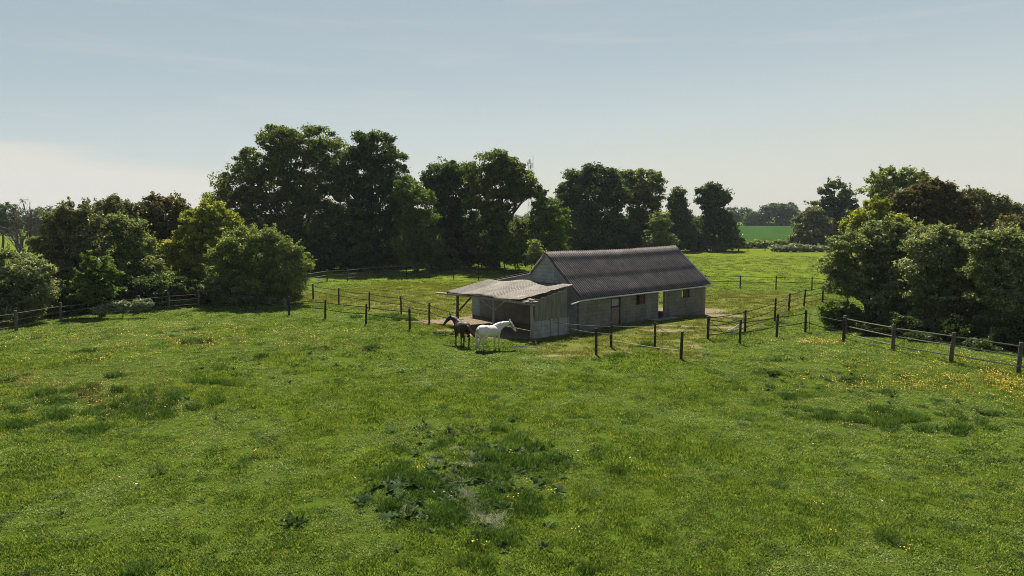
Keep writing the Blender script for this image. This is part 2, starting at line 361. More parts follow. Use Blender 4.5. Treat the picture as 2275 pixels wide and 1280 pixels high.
# ------------------------------------------------------------------ scattered stuff (grass, flowers)
def protos(cname, meshes, mat):
    c = bpy.data.collections.new(cname)
    for i, me in enumerate(meshes):
        me.materials.append(mat); o = bpy.data.objects.new('%s_%02d' % (cname, i), me); c.objects.link(o)
    return c
def scatter(name, pts, rot, scl, idx, coll, label, cat=None):
    me = bpy.data.meshes.new(name); pts = np.asarray(pts, np.float32)
    me.vertices.add(len(pts)); me.vertices.foreach_set('co', pts.ravel())
    a = me.attributes.new('rot', 'FLOAT_VECTOR', 'POINT'); a.data.foreach_set('vector', np.asarray(rot, np.float32).ravel())
    a = me.attributes.new('scl', 'FLOAT_VECTOR', 'POINT'); a.data.foreach_set('vector', np.asarray(scl, np.float32).ravel())
    a = me.attributes.new('idx', 'INT', 'POINT'); a.data.foreach_set('value', np.asarray(idx, np.int32))
    o = bpy.data.objects.new(name, me); COL.objects.link(o)
    ng = bpy.data.node_groups.new(name, 'GeometryNodeTree')
    ng.interface.new_socket('Geometry', in_out='INPUT', socket_type='NodeSocketGeometry'); ng.interface.new_socket('Geometry', in_out='OUTPUT', socket_type='NodeSocketGeometry')
    gi = ng.nodes.new('NodeGroupInput'); go = ng.nodes.new('NodeGroupOutput')
    ci = ng.nodes.new('GeometryNodeCollectionInfo'); ci.inputs[0].default_value = coll; ci.inputs[1].default_value = True; ci.inputs[2].default_value = True
    ip = ng.nodes.new('GeometryNodeInstanceOnPoints'); ip.inputs['Pick Instance'].default_value = True
    def at(n, t):
        x = ng.nodes.new('GeometryNodeInputNamedAttribute'); x.data_type = t; x.inputs[0].default_value = n; return x.outputs[0]
    L = ng.links.new
    L(gi.outputs[0], ip.inputs['Points']); L(ci.outputs[0], ip.inputs['Instance']); L(at('idx', 'INT'), ip.inputs['Instance Index'])
    er = ng.nodes.new('FunctionNodeEulerToRotation'); L(at('rot', 'FLOAT_VECTOR'), er.inputs[0]); L(er.outputs[0], ip.inputs['Rotation'])
    L(at('scl', 'FLOAT_VECTOR'), ip.inputs['Scale']); L(ip.outputs[0], go.inputs[0])
    md = o.modifiers.new('scatter', 'NODES'); md.node_group = ng
    tag(o, label, cat, kind='stuff'); return o
def blades(n, rad, h, wd, lean, seed):
    r = np.random.default_rng(seed); V = []; Fq = []; var = []
    for i in range(n):
        ang = r.uniform(0, 2 * math.pi); rr = rad * math.sqrt(r.uniform()); x, y = rr * math.cos(ang), rr * math.sin(ang)
        t = r.uniform(0, 2 * math.pi); hh = h * r.uniform(.45, 1.1); l = lean * hh * r.uniform(.2, 1.2); ld = r.uniform(0, 2 * math.pi)
        dx, dy = math.cos(t) * wd / 2, math.sin(t) * wd / 2; lx, ly = math.cos(ld) * l, math.sin(ld) * l; k = len(V)
        V += [(x - dx, y - dy, -.01), (x + dx, y + dy, -.01), (x + lx * .4 + dx * .8, y + ly * .4 + dy * .8, hh * .6), (x + lx * .4 - dx * .8, y + ly * .4 - dy * .8, hh * .6), (x + lx, y + ly, hh), (x + lx + dx * .1, y + ly + dy * .1, hh * .99)]
        Fq += [(k, k + 1, k + 2, k + 3), (k + 3, k + 2, k + 5, k + 4)]; v = r.uniform(); var += [v, v]
    return np_mesh('blades', V, Fq, 4, dict(var=('FACE', var)))
GRASS = grass_mat('grass_blades', [(.12, (.034, .064, .011)), (.4, (.112, .178, .025)), (.65, (.205, .265, .045)), (.95, (.30, .32, .075))])
LUSH = grass_mat('lush_blades', [(.1, (.020, .045, .010)), (.5, (.054, .105, .019)), (.9, (.13, .19, .035))])
PADG = grass_mat('cropped_blades', [(.1, (.08, .10, .016)), (.5, (.14, .155, .03)), (.9, (.24, .21, .075))])
DEAD = grass_mat('bleached_blades', [(.1, (.20, .21, .15)), (.5, (.36, .36, .28)), (.9, (.52, .50, .42))], trans=.25)
c_short = protos('short_grass', [blades(95, .20, .048, .017, 1.3, s) for s in range(6)], GRASS)
c_lush = protos('lush_grass', [blades(100, .20, .17, .015, .95, 20 + s) for s in range(5)], LUSH)
c_pad = protos('paddock_grass', [blades(70, .22, .035, .012, 1.2, 40 + s) for s in range(5)], PADG)
c_dead = protos('dead_grass', [blades(40, .15, .13, .010, 1.6, 60 + s) for s in range(4)], DEAD)

TUFTS = [(20, 845, .5), (181, 868, .7), (267, 836, .6), (236, 888, .5), (267, 871, .6), (27, 945, .8), (476, 895, .6), (300, 915, 1.0), (340, 925, .8), (204, 958, .8), (140, 925, .7), (430, 763, 1.0), (453, 822, .7), (480, 854, .8), (430, 852, .5),
         (820, 776, .9), (845, 772, .6), (585, 793, .6), (213, 781, .9), (520, 857, .6), (560, 765, .6), (100, 875, .8), (95, 815, .6), (640, 830, .5), (1712, 831, .7), (1700, 835, .5), (1722, 863, .5), (1640, 868, .4), (1769, 886, .6), (1740, 880, .4),
         (1948, 920, .7), (2002, 927, .9), (2025, 936, .8), (1985, 915, .8), (1846, 931, .7), (2093, 958, .8), (2127, 954, .7), (2060, 950, .6), (1848, 831, .5), (1870, 812, .6), (1577, 1001, .35), (1978, 1203, .5), (1366, 1049, .3), (1950, 875, .8), (1900, 850, .7),
         (885, 998, .5), (912, 918, .3), (976, 986, .5), (987, 959, .4), (1071, 1004, .6), (1106, 960, .5), (1145, 983, .6), (1189, 943, .3), (848, 1057, .7), (890, 1050, .8), (1032, 1016, .4), (1080, 1050, .5), (1195, 1040, .5), (1230, 1040, .4), (1265, 1040, .3),
         (960, 1080, .6), (930, 1100, .5), (1000, 1150, .5), (1118, 1191, .6), (1060, 1220, .5), (1040, 1250, .6), (1160, 1137, .4), (1140, 1100, .5), (1100, 1090, .5), (1000, 1200, .5), (1290, 1262, .35), (820, 1100, .4), (870, 1130, .4), (430, 1200, .5), (300, 1270, .4),
         (1440, 770, .5), (1380, 792, .5), (1630, 745, .7), (1680, 735, .7), (1700, 720, .6), (900, 712, .8), (860, 700, .8), (950, 730, .5), (1730, 800, .6), (1790, 800, .4)]
TX = [(G(u, v), r) for u, v, r in TUFTS]
LUSHC = [(G(1030, 1080), 2.9, 3.2), (G(930, 1080), 2.0, 2.0), (G(1120, 1020), 2.4, 1.8), (G(310, 900), 3.4, 2.4), (G(120, 900), 2.6, 2.2), (G(1980, 930), 4.0, 1.5), (G(860, 708), 2.6, 1.6)]
def lushness(x, y):
    q = np.zeros(x.shape)
    for c, r in TX:
        d = np.hypot(x - c.x, (y - c.y) * 1.3) / (r * .75) + .9 * (vnoise(x, y, .3, 71) - .5) + .5 * (vnoise(x, y, .12, 72) - .5); q = np.maximum(q, 1 - sstep(.3, 1.2, d))
    for c, rx, ry in LUSHC:
        d = np.hypot((x - c.x) / rx, (y - c.y) / ry); q = np.maximum(q, (1 - sstep(.3, 1.15, d)) * sstep(.42, .62, vnoise(x, y, .28, 11) * .5 + .25 * vnoise(x, y, .8, 13) + .25 * vnoise(x, y, 1.7, 12)))
    return q
def frustum_pts(y0, y1, per, margin=1.22):
    """random points on the field between two distances, wide enough for a sidestep"""
    hw = CW / 2 / F * margin; A = hw * (y1 * y1 - y0 * y0); n = int(A * per); y = np.sqrt(rng.uniform(y0 * y0, y1 * y1, n)); x = rng.uniform(-1, 1, n) * y * hw
    return x, y
LEFT_EDGE = gp([(-400, 820), (-150, 765), (33, 733), (133, 717), (223, 703), (306, 694), (374, 690), (470, 694), (568, 697), (641, 700)])
def field_ok(x, y):
    a, b = loc(x, y)
    barn = (a > -3.8) & (a < 12.8) & (b > -.1) & (b < 9.6)
    return ~barn
def place(x, y, smin, smax, grow=1.0, zs=1.0):
    n = len(x); z = hgt(x, y); s = rng.uniform(smin, smax, n) * grow
    rot = np.stack([rng.uniform(-.12, .12, n), rng.uniform(-.12, .12, n), rng.uniform(0, 6.28, n)], -1)
    return np.stack([x, y, z], -1), rot, np.stack([s, s, s * zs * rng.uniform(.7, 1.2, n)], -1)
P_, Rr, Sc, Id = [], [], [], []; PL, RL, SL, IL = [], [], [], []; PP, RP, SP, IP = [], [], [], []
bands = [(9.5, 18, 26, 1.0), (18, 30, 15, 1.25), (30, 46, 8.0, 1.6), (46, 75, 3.2, 2.2)]
for y0, y1, per, gr in bands:
    x, y = frustum_pts(y0, y1, per); ok = field_ok(x, y); x, y = x[ok], y[ok]
    pad, dirt, _, _ = fields(x, y); lu = lushness(x, y); r = rng.uniform(size=len(x))
    thin = .55 + .9 * sstep(.3, .7, vnoise(x, y, .9, 21) * .5 + vnoise(x, y, 3.1, 22) * .5)
    isp = (pad > .5) & (dirt + .5 * vnoise(x, y, .8, 31) < .75)
    p, q, s = place(x[isp], y[isp], .8, 1.3, gr); PP.append(p); RP.append(q); SP.append(s); IP.append(rng.integers(0, 5, len(p)))
    isg = (pad <= .5) & (dirt < .6)
    hh = (.65 + .85 * vnoise(x, y, 1.3, 23) * vnoise(x, y, 5, 24) * 1.8)[isg] * thin[isg]
    p, q, s = place(x[isg], y[isg], .8, 1.3, gr); s[:, 2] = s[:, 2] / gr ** .6 * hh * .8; P_.append(p); Rr.append(q); SL_ = s; Sc.append(s); Id.append(rng.integers(0, 6, len(p)))
    x2, y2 = frustum_pts(y0, y1, per * .9); pad, dirt, _, _ = fields(x2, y2); lu = lushness(x2, y2); k = (rng.uniform(size=len(x2)) < lu * .9 + .45 * (vnoise(x2, y2, .22, 46) > .80) * (.25 + .75 * (vnoise(x2, y2, 2.5, 44) > .55))) & field_ok(x2, y2) & (dirt < .75)
    p, q, s = place(x2[k], y2[k], .7, 1.3, gr ** .7); s[:, 2] *= (.45 + .6 * lu[k]); PL.append(p); RL.append(q); SL.append(s); IL.append(rng.integers(0, 5, len(p)))
cc = np.concatenate
scatter('meadow_grass', cc(P_), cc(Rr), cc(Sc), cc(Id), c_short, 'bright green meadow grass of the near field')
scatter('long_grass', cc(PL), cc(RL), cc(SL), cc(IL), c_lush, 'dark lush grass tussocks in the near field')
scatter('paddock_grass', cc(PP), cc(RP), cc(SP), cc(IP), c_pad, 'short olive grass grazed down around the barn')
# bleached trampled grass in the middle of the lush patch
dp = []
for u, v, r, n in [(1052, 1015, .25, 5), (1045, 1040, .15, 3), (1018, 1075, .25, 7), (1030, 1095, .2, 5), (1040, 1112, .3, 8), (1050, 1128, .2, 4), (1070, 1148, .25, 5), (1092, 1160, .35, 7), (1098, 1175, .2, 7), (965, 1025, .25, 5), (890, 1128, .3, 6), (1010, 1000, .2, 3), (1090, 1050, .3, 4)]:
    c = G(u, v)
    for _ in range(n): dp.append((c.x + random.gauss(0, r * .45), c.y + random.gauss(0, r * .6)))
dp = np.array(dp); p, q, s = place(dp[:, 0], dp[:, 1], .6, 1.15); scatter('bleached_grass', p, q, s, rng.integers(0, 4, len(p)), c_dead, 'bleached trampled grass in the dark lush patch')

# broad-leaved weeds mixed through the lush patch
def rosette(seed, n=9, r=.16):
    g = np.random.default_rng(seed); V = []; Fq = []; va = []
    for i in range(n):
        a = g.uniform(0, 6.28); el = g.uniform(.2, 1.3); Ln = r * g.uniform(.6, 1.2); wd = Ln * g.uniform(.14, .24); sd = np.array([-math.sin(a), math.cos(a), 0]); tw = g.uniform(-.5, .5); v_ = g.uniform()
        for j in range(4):
            t = j / 3; p = np.array([math.cos(a), math.sin(a), 0]) * (.02 + math.cos(el) * Ln * t + .25 * Ln * t * t) + np.array([0, 0, math.sin(el) * Ln * t - .3 * Ln * t * t]); w2 = wd * (.35, 1, .85, .08)[j]; k0 = len(V)
            up = np.array([0, 0, tw * w2]); V += [p - sd * w2 - up, p + sd * w2 + up]
            if j: Fq.append((k0 - 2, k0 - 1, k0 + 1, k0)); va.append(v_)
    return np_mesh('rosette', V, Fq, 4, dict(var=('FACE', va)))
c_ros = protos('rosettes', [rosette(200 + s) for s in range(5)], leaf_mat('weed_leaves', (.020, .045, .012), (.045, .085, .024), (.16, .20, .11), .35, .006, .6))
wp = []
for u, v, rx, ry, n in [(1030, 1080, 2.0, 2.6, 200), (930, 1080, 1.4, 2.0, 60), (1110, 1010, 1.8, 1.2, 50), (300, 900, 3.2, 1.8, 45), (1800, 850, 3.5, 2.5, 45), (1000, 742, 1.5, .8, 40), (1000, 960, 1.6, 1.2, 30), (640, 820, 5, 3, 30)]:
    c = G(u, v); wp += [(c.x + random.gauss(0, rx * .5), c.y + random.gauss(0, ry * .5)) for _ in range(n)]
wp = np.array(wp); p, q, s = place(wp[:, 0], wp[:, 1], .6, 1.5); scatter('broad_leaved_weeds', p, q, s, rng.integers(0, 5, len(p)), c_ros, 'broad leaved weeds mixed into the rough grass patches')

# buttercups
def flower_mesh(c, seed, n=7, rad=.16, h=.16, pr=.016):
    r = np.random.default_rng(seed); V = []; Fc = []
    for i in range(n):
        a = r.uniform(0, 6.28); d = rad * math.sqrt(r.uniform()); x, y, hh = d * math.cos(a), d * math.sin(a), h * r.uniform(.6, 1.2); k = len(V)
        tx, ty = r.uniform(-.4, .4, 2)
        V += [(x + pr * math.cos(t), y + pr * math.sin(t), hh + pr * (math.cos(t) * tx + math.sin(t) * ty)) for t in (0, 1.57, 3.14, 4.71)]; Fc.append((k, k + 1, k + 2, k + 3))
        V += [(x - .002, y, 0), (x + .002, y, 0), (x + .002, y, hh), (x - .002, y, hh)]; Fc.append((k + 4, k + 5, k + 6, k + 7))
    return np_mesh('flowers', V, Fc, 4)
YEL = simple('buttercup_petals', (.55, .36, .02), (.75, .52, .04), 8, .6); WHT = simple('seed_heads', (.6, .6, .55), (.8, .8, .75), 8, .8); ORG = simple('sorrel_heads', (.22, .10, .03), (.36, .18, .05), 8, .8)
c_but = protos('buttercups', [flower_mesh(0, 100 + s) for s in range(4)], YEL); c_wht = protos('seed_heads', [flower_mesh(0, 120 + s, 1, .02, .14, .028) for s in range(3)], WHT); c_org = protos('sorrel', [flower_mesh(0, 130 + s, 9, .2, .19, .014) for s in range(3)], ORG)
FL = [(1810, 762, 2.2, 1.4, 9), (1900, 800, 4, 2.2, 3.2), (2050, 850, 3.8, 1.5, 10), (2180, 860, 3.5, 1.5, 11), (2250, 840, 3, 2, 6), (1950, 835, 3.0, 1.2, 4), (2150, 800, 3.5, 1.2, 3.5), (2260, 890, 2, 1.5, 4), (600, 755, 6, 3, 2.2), (330, 760, 5, 3, 2.6), (160, 800, 5, 2.5, 2.6), (100, 850, 3, 2.0, 2.4), (450, 730, 4, 2, 2.5), (750, 740, 4, 2, 1.8),
      (270, 900, 3, 2, 2.4), (120, 900, 2.5, 1.5, 2), (40, 760, 4, 2.5, 2), (1700, 600, 14, 8, .7), (1650, 570, 16, 8, .6), (1100, 1000, 9, 6, .05), (1400, 1150, 5, 2, .2), (1850, 1150, 4, 2.5, .1), (1880, 920, 4, 2.5, 1), (500, 1100, 7, 5, .04)]
def cloud(fl, k=1.0):
    o = []
    for u, v, rx, ry, den in fl:
        c = G(u, v); n = int(den * rx * ry * 3.1 * k)
        for _ in range(n):
            x, y = c.x + random.gauss(0, rx * .55), c.y + random.gauss(0, ry * .55)
            if vnoise(x, y, 1.1, 51) * .6 + vnoise(x, y, .4, 52) * .4 > random.uniform(.25, .65): o.append((x, y))
    return np.array(o)
q_ = cloud(FL); p, q, s = place(q_[:, 0], q_[:, 1], .8, 1.3); s *= np.clip(p[:, 1] / 26, .8, 2.2)[:, None] ** .6; scatter('buttercups', p, q, s, rng.integers(0, 4, len(p)), c_but, 'yellow buttercups scattered through the meadow')
q_ = cloud([(250, 880, 5, 3, 4.5), (110, 850, 5, 3, 4.5), (600, 760, 7, 3, 2.4), (300, 760, 6, 3, 3.0), (1900, 820, 4, 2, 1.0), (2150, 830, 4, 2, 1.3), (500, 1000, 7, 5, .1)]); p, q, s = place(q_[:, 0], q_[:, 1], .8, 1.3); scatter('sorrel', p, q, s, rng.integers(0, 3, len(p)), c_org, 'reddish sorrel heads among the meadow grass')
q_ = cloud([(1100, 950, 12, 7, .10), (280, 900, 3, 2, .6), (1050, 1050, 4, 3, .3)]); p, q, s = place(q_[:, 0], q_[:, 1], .6, 1.1); scatter('seed_heads', p, q, s, rng.integers(0, 3, len(p)), c_wht, 'white dandelion seed heads dotted over the grass')
# long grass fringe of the far meadow beyond the paddock
x, y = frustum_pts(75, 130, .55); p, q, s = place(x, y, .9, 1.5, 2.6); s[:, 2] *= .6; scatter('far_meadow_grass', p, q, s, rng.integers(0, 6, len(p)), c_short, 'long grass of the meadow behind the barn')

#@@NEXT@@
# ------------------------------------------------------------------ barn (local axes: x along the front wall, y into the building)
L_, W_, RB, RZ, EZ = 12.6, 5.6, 2.8, 4.55, 2.02
barn = empty('barn', (BO[0], BO[1], 0), BA)
tag(barn, 'long concrete block barn with corrugated roof and open lean-to', 'barn')
def wall_holes(bm, x0, x1, z0, z1, y0, y1, holes):
    """wall slab along x from y0 to y1 thick with rectangular holes (xa, xb, za, zb)"""
    xc = sorted({x0, x1} | {h[0] for h in holes} | {h[1] for h in holes}); zc = sorted({z0, z1} | {h[2] for h in holes} | {h[3] for h in holes})
    g = {}
    def V(x, y, z):
        k = (round(x, 4), round(y, 4), round(z, 4))
        if k not in g: g[k] = bm.verts.new((x, y, z))
        return g[k]
    nx_, nz_ = len(xc) - 1, len(zc) - 1
    solid = lambda i, j: 0 <= i < nx_ and 0 <= j < nz_ and not any(h[0] - 1e-6 <= xc[i] and xc[i + 1] <= h[1] + 1e-6 and h[2] - 1e-6 <= zc[j] and zc[j + 1] <= h[3] + 1e-6 for h in holes)
    for i in range(nx_):
        for j in range(nz_):
            if not solid(i, j): continue
            a, b, c, d = xc[i], xc[i + 1], zc[j], zc[j + 1]
            bm.faces.new([V(a, y0, c), V(b, y0, c), V(b, y0, d), V(a, y0, d)]); bm.faces.new([V(a, y1, c), V(a, y1, d), V(b, y1, d), V(b, y1, c)])
            if not solid(i - 1, j): bm.faces.new([V(a, y0, c), V(a, y0, d), V(a, y1, d), V(a, y1, c)])
            if not solid(i + 1, j): bm.faces.new([V(b, y0, c), V(b, y1, c), V(b, y1, d), V(b, y0, d)])
            if not solid(i, j - 1): bm.faces.new([V(a, y0, c), V(a, y1, c), V(b, y1, c), V(b, y0, c)])
            if not solid(i, j + 1): bm.faces.new([V(a, y0, d), V(b, y0, d), V(b, y1, d), V(a, y1, d)])
def prism(bm, poly, x0, x1):
    """polygon in (y, z) pulled along x"""
    A = [bm.verts.new((x0, y, z)) for y, z in poly]; B = [bm.verts.new((x1, y, z)) for y, z in poly]; n = len(poly)
    bm.faces.new(A); bm.faces.new(B[::-1])
    for i in range(n): bm.faces.new((A[i], B[i], B[(i + 1) % n], A[(i + 1) % n]))
T = .2
DOOR = (2.75, 3.67, .18, 1.90); WIN1 = (5.12, 6.02, 1.22, 1.88); OPEN = (7.30, 8.12, .16, 1.94); WIN2 = (9.80, 10.74, 1.30, 1.92)
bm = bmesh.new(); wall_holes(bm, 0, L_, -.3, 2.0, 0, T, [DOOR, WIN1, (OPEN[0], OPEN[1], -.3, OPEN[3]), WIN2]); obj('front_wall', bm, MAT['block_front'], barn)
# near gable with the outshut wall behind it
OB, OZ, RZB = 10.2, 2.06, 3.33
bm = bmesh.new(); prism(bm, [(T, -.3), (OB, -.3), (OB, OZ - .05), (4.07, RZB - .05), (RB, RZ - .08), (T, EZ + .02)], 0, T); obj('gable_wall', bm, MAT['block_gable'], barn)
# far gable with the wide opening (door leading to the back yard)
bm = bmesh.new()
prism(bm, [(T, -.3), (1.75, -.3), (1.75, 2.3), (T, 2.3)], L_ - T, L_); prism(bm, [(4.9, -.3), (OB, -.3), (OB, OZ - .05), (4.9, 2.3)], L_ - T + .001, L_)
prism(bm, [(T, 2.302), (4.9, 2.302), (4.9, 3.08), (4.07, RZB - .05), (RB, RZ - .08), (T, 2.32)], L_ - T, L_ - .001); obj('gable_wall', bm, MAT['block_gable'], barn)
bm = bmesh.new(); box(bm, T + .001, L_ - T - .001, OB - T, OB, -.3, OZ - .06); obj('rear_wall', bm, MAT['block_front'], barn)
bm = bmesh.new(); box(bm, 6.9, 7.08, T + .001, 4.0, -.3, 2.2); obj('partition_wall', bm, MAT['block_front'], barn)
# corrugated slopes
def corrugated(x0, x1, P0, P1, pitch=.177, amp=.034, rows=8, sag=None, along='x', overlap=(), th=.012):
    """sheets between the line y,z = P0 and P1, ribs running from P0 to P1, repeated along x"""
    n = int((x1 - x0) / pitch * 8); X = np.linspace(x0, x1, n + 1); t = np.unique(np.concatenate([np.linspace(0, 1, rows + 1), np.array([o for v in overlap for o in (v - .002, v + .002)])])) if overlap else np.linspace(0, 1, rows + 1)
    TT, XG = np.meshgrid(t, X, indexing='ij'); y = P0[0] + (P1[0] - P0[0]) * TT; z = P0[1] + (P1[1] - P0[1]) * TT + amp * np.sin(XG * 2 * np.pi / pitch)
    for v in overlap: z = z + np.where(TT > v, 0, .032) * 1.0 if P0[1] > P1[1] else z + np.where(TT > v, .022, 0)
    if sag is not None: z = z + sag(XG, TT)
    ix = np.arange((len(t)) * (n + 1)).reshape(len(t), n + 1)
    f = np.stack([ix[:-1, :-1], ix[:-1, 1:], ix[1:, 1:], ix[1:, :-1]], -1).reshape(-1, 4)
    me = np_mesh('sheet', np.stack([XG, y, z], -1).reshape(-1, 3), f, 4); return me
def thick(o, th=.012):
    md = o.modifiers.new('thickness', 'SOLIDIFY'); md.thickness = th; md.offset = -1; return o
sagf = lambda X, t: .03 * (vnoise(X, X * 0, 3.1, 77) - .5) * (1 - t) - .06 * np.sin(np.pi * np.clip(X / L_, 0, 1)) * (1 - t * .5) + .018 * (vnoise(X, t * 4, 2.3, 9) - .5) + .05 * sstep(5, 12.6, X) * 1.0 + .015 * np.floor(X / 1.02) % .02
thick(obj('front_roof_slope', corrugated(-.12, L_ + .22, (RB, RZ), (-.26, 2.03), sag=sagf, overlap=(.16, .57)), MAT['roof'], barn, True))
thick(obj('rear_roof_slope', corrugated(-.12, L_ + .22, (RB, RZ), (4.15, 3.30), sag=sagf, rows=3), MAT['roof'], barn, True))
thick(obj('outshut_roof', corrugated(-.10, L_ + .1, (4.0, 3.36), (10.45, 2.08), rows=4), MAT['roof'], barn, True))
bm = bmesh.new(); k = 0; x = -.14
while x < L_ + .2:
    ln = random.uniform(.85, 1.0); dz = float(sagf(np.array(x + .4), 0)) + random.uniform(-.008, .008)
    x1 = min(x + ln, L_ + .24)
    prism(bm, [(RB - .2, RZ - .13 + dz), (RB - .16, RZ - .05 + dz), (RB - .04, RZ + .05 + dz), (RB + .04, RZ + .05 + dz), (RB + .16, RZ - .07 + dz), (RB + .2, RZ - .15 + dz), (RB, RZ + .0 + dz)], x, x1 - .012); x = x1
obj('ridge_capping', bm, MAT['ridge'], barn)
bm = bmesh.new()   # fascia under the front eave, running past the near corner
tube(bm, [(-.95, -.27, 1.75), (-.1, -.27, 1.885), (2, -.27, 1.93), (5, -.27, 1.945), (9, -.27, 1.965), (12.8, -.27, 2.0)], .045, 4); obj('fascia_board', bm, MAT['fascia'], barn)
bm = bmesh.new()
for (y0, z0), (y1, z1) in [((-.3, 2.05), (RB, RZ + .03)), ((RB, RZ + .03), (4.1, 3.36))]:
    sl = math.hypot(y1 - y0, z1 - z0); tube(bm, [(L_ + .25, y0, z0 + .04), (L_ + .25, y1, z1 + .04)], .07, 4)
obj('barge_board', bm, MAT['fascia'], barn)
bm = bmesh.new()
tube(bm, [(-.14, RB, RZ - .09), (-.14, 4.14, RZB - .08)], .06, 4); tube(bm, [(-.13, 4.0, 3.24), (-.13, 10.4, 2.0)], .045, 4); tube(bm, [(-.14, RB - .05, RZ - .1), (-.14, -.2, 1.97)], .03, 4)
obj('verge_timber', bm, MAT['timber'], barn)
bm = bmesh.new()
for xx in np.arange(.8, L_, 1.6):
    tube(bm, [(xx, -.1, 2.05), (xx, RB, RZ - .12)], .045, 4); tube(bm, [(xx, RB, RZ - .12), (xx, 4.1, 3.2)], .045, 4)
obj('rafters', bm, MAT['dkwood'], barn)
bm = bmesh.new(); box(bm, 6.3, 8.7, -.75, -.02, .10, .20, .02); obj('doorstep', bm, MAT['block_low'], barn)
# stable door
dr = obj('stable_door', (lambda b: (box(b, DOOR[0] + .09, DOOR[1] - .09, .05, .09, .2, 1.22), [box(b, DOOR[0] + .10 + k * .145, DOOR[0] + .232 + k * .145, .03, .049, .22, 1.21) for k in range(5)], b)[-1])(bmesh.new()), MAT['door'], barn)
bm = bmesh.new(); box(bm, DOOR[0] + .14, DOOR[1] - .16, .04, .075, 1.32, 1.74); obj('upper_leaf', bm, MAT['doorpale'], dr)
bm = bmesh.new(); box(bm, DOOR[0] + .09, DOOR[1] - .09, .077, .10, 1.25, 1.86); obj('door_lining', bm, MAT['dkwood'], dr)
bm = bmesh.new(); tube(bm, [(DOOR[0] - .06, -.03, 1.27), (DOOR[1] - .12, -.03, 1.27)], .022, 6); box(bm, DOOR[1] - .15, DOOR[1] - .07, -.02, .03, .95, 1.05); obj('bolt', bm, MAT['iron'], dr)
bm = bmesh.new()
for x0 in (DOOR[0], DOOR[1] - .085): box(bm, x0 + .002, x0 + .083, -.012, .12, .15, 1.897)
box(bm, DOOR[0] + .085, DOOR[1] - .087, -.011, .11, 1.87, 1.896); obj('door_frame', bm, MAT['dkwood'], dr)
# windows
def window(xa, xb, za, zb, shutter):
    b = bmesh.new()
    for q in ((xa + .002, xa + .05, za + .05, zb - .05), (xb - .05, xb - .002, za + .05, zb - .05)): box(b, q[0], q[1], -.008, .12, q[2], q[3])
    box(b, xa + .002, xb - .002, -.010, .122, za + .002, za + .048); box(b, xa + .002, xb - .002, -.010, .122, zb - .048, zb - .002)
    f = obj('window', b, MAT['dkwood'], barn); b = bmesh.new()
    for s in shutter: box(b, s[0], s[1], .05, .08, za + .05, zb - .05)
    if shutter: obj('shutter', b, MAT['redwood'], f)
    return f
f1 = window(*WIN1, [(WIN1[0] + .40, WIN1[1] - .052)]); b = bmesh.new(); tube(b, [(WIN1[0] + .06, .03, WIN1[2] + .1), (WIN1[0] + .5, .03, WIN1[3] - .12)], .03, 4); obj('glazing_bar', b, MAT['redwood'], f1)
window(*WIN2, [(WIN2[0] + .38, WIN2[1] - .052)])
bm = bmesh.new()
for x0 in (OPEN[0] + .002, OPEN[1] - .07): box(bm, x0, x0 + .068, -.006, .15, .12, OPEN[3] - .07)
box(bm, OPEN[0] + .002, OPEN[1] - .002, -.009, .153, OPEN[3] - .068, OPEN[3] - .002); obj('doorway_frame', bm, MAT['timber'], barn)

# ---- open-sided shelter on the near gable
sag2 = lambda X, t: 0
def shelter_roof(ya, yb, pa, pb, seed, dz=0.0):
    """ribs run along local x (down towards the open side), repeated along y"""
    pitch = .177; n = int((yb - ya) / pitch * 8); Y = np.linspace(ya, yb, n + 1); t = np.linspace(0, 1, 13)
    TT, YG = np.meshgrid(t, Y, indexing='ij')
    f = (YG - .2) / 8.6
    xh, zh = pa; xe, ze = pb; X = xh + (xe - xh) * TT + .05 * np.sin(YG * 5 + seed) * TT
    YG = YG + .83 * TT * (1 - (YG - ya) / (yb - ya)); Z = zh + (ze - zh) * TT + .022 * np.sin(YG * 2 * np.pi / pitch) - .22 * f * (1 - TT) - .10 * f * TT
    Z = Z + .11 * np.exp(-((YG - 4.3) / 1.1) ** 2) * (1 - .6 * TT) - .07 * np.exp(-((YG - 2.6) / .9) ** 2) * TT - .06 * np.exp(-((YG - 6.4) / 1.0) ** 2) + np.where(TT < .42, .022, 0) + dz
    ix = np.arange(13 * (n + 1)).reshape(13, n + 1)
    return np_mesh('sheet', np.stack([X, YG, Z], -1).reshape(-1, 3), np.stack([ix[:-1, :-1], ix[1:, :-1], ix[1:, 1:], ix[:-1, 1:]], -1).reshape(-1, 4), 4)
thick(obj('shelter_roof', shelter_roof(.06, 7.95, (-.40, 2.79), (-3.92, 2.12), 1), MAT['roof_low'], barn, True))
bm = bmesh.new(); tube(bm, [(-3.75, -.25, 1.93), (-3.72, 3, 1.965), (-3.7, 6, 1.93), (-3.7, 9.15, 1.86)], [.075, .08, .07, .06], 8); obj('eaves_beam', bm, MAT['timber'], barn, True)
bm = bmesh.new()
for y in (1.2, 3.4, 5.6, 7.8): f = (y - .2) / 8.6; tube(bm, [(-.01, y, 2.66 - .23 * f), (-3.8, y, 2.04 - .10 * f)], .05, 4)
obj('purlins', bm, MAT['dkwood'], barn)
def stick(name, a, b, r0, r1, mat, n=5, wob=.02):
    bm = bmesh.new(); a = Vector(a); b = Vector(b); pts = [a.lerp(b, i / (n - 1)) + Vector((random.uniform(-wob, wob), random.uniform(-wob, wob), 0)) * (0 < i < n - 1) for i in range(n)]
    tube(bm, pts, [r0 + (r1 - r0) * i / (n - 1) for i in range(n)], 8); return obj(name, bm, mat, barn, True)
stick('shelter_post', (-3.74, -.03, -.15), (-3.74, -.05, 2.0), .10, .085, MAT['timber'])
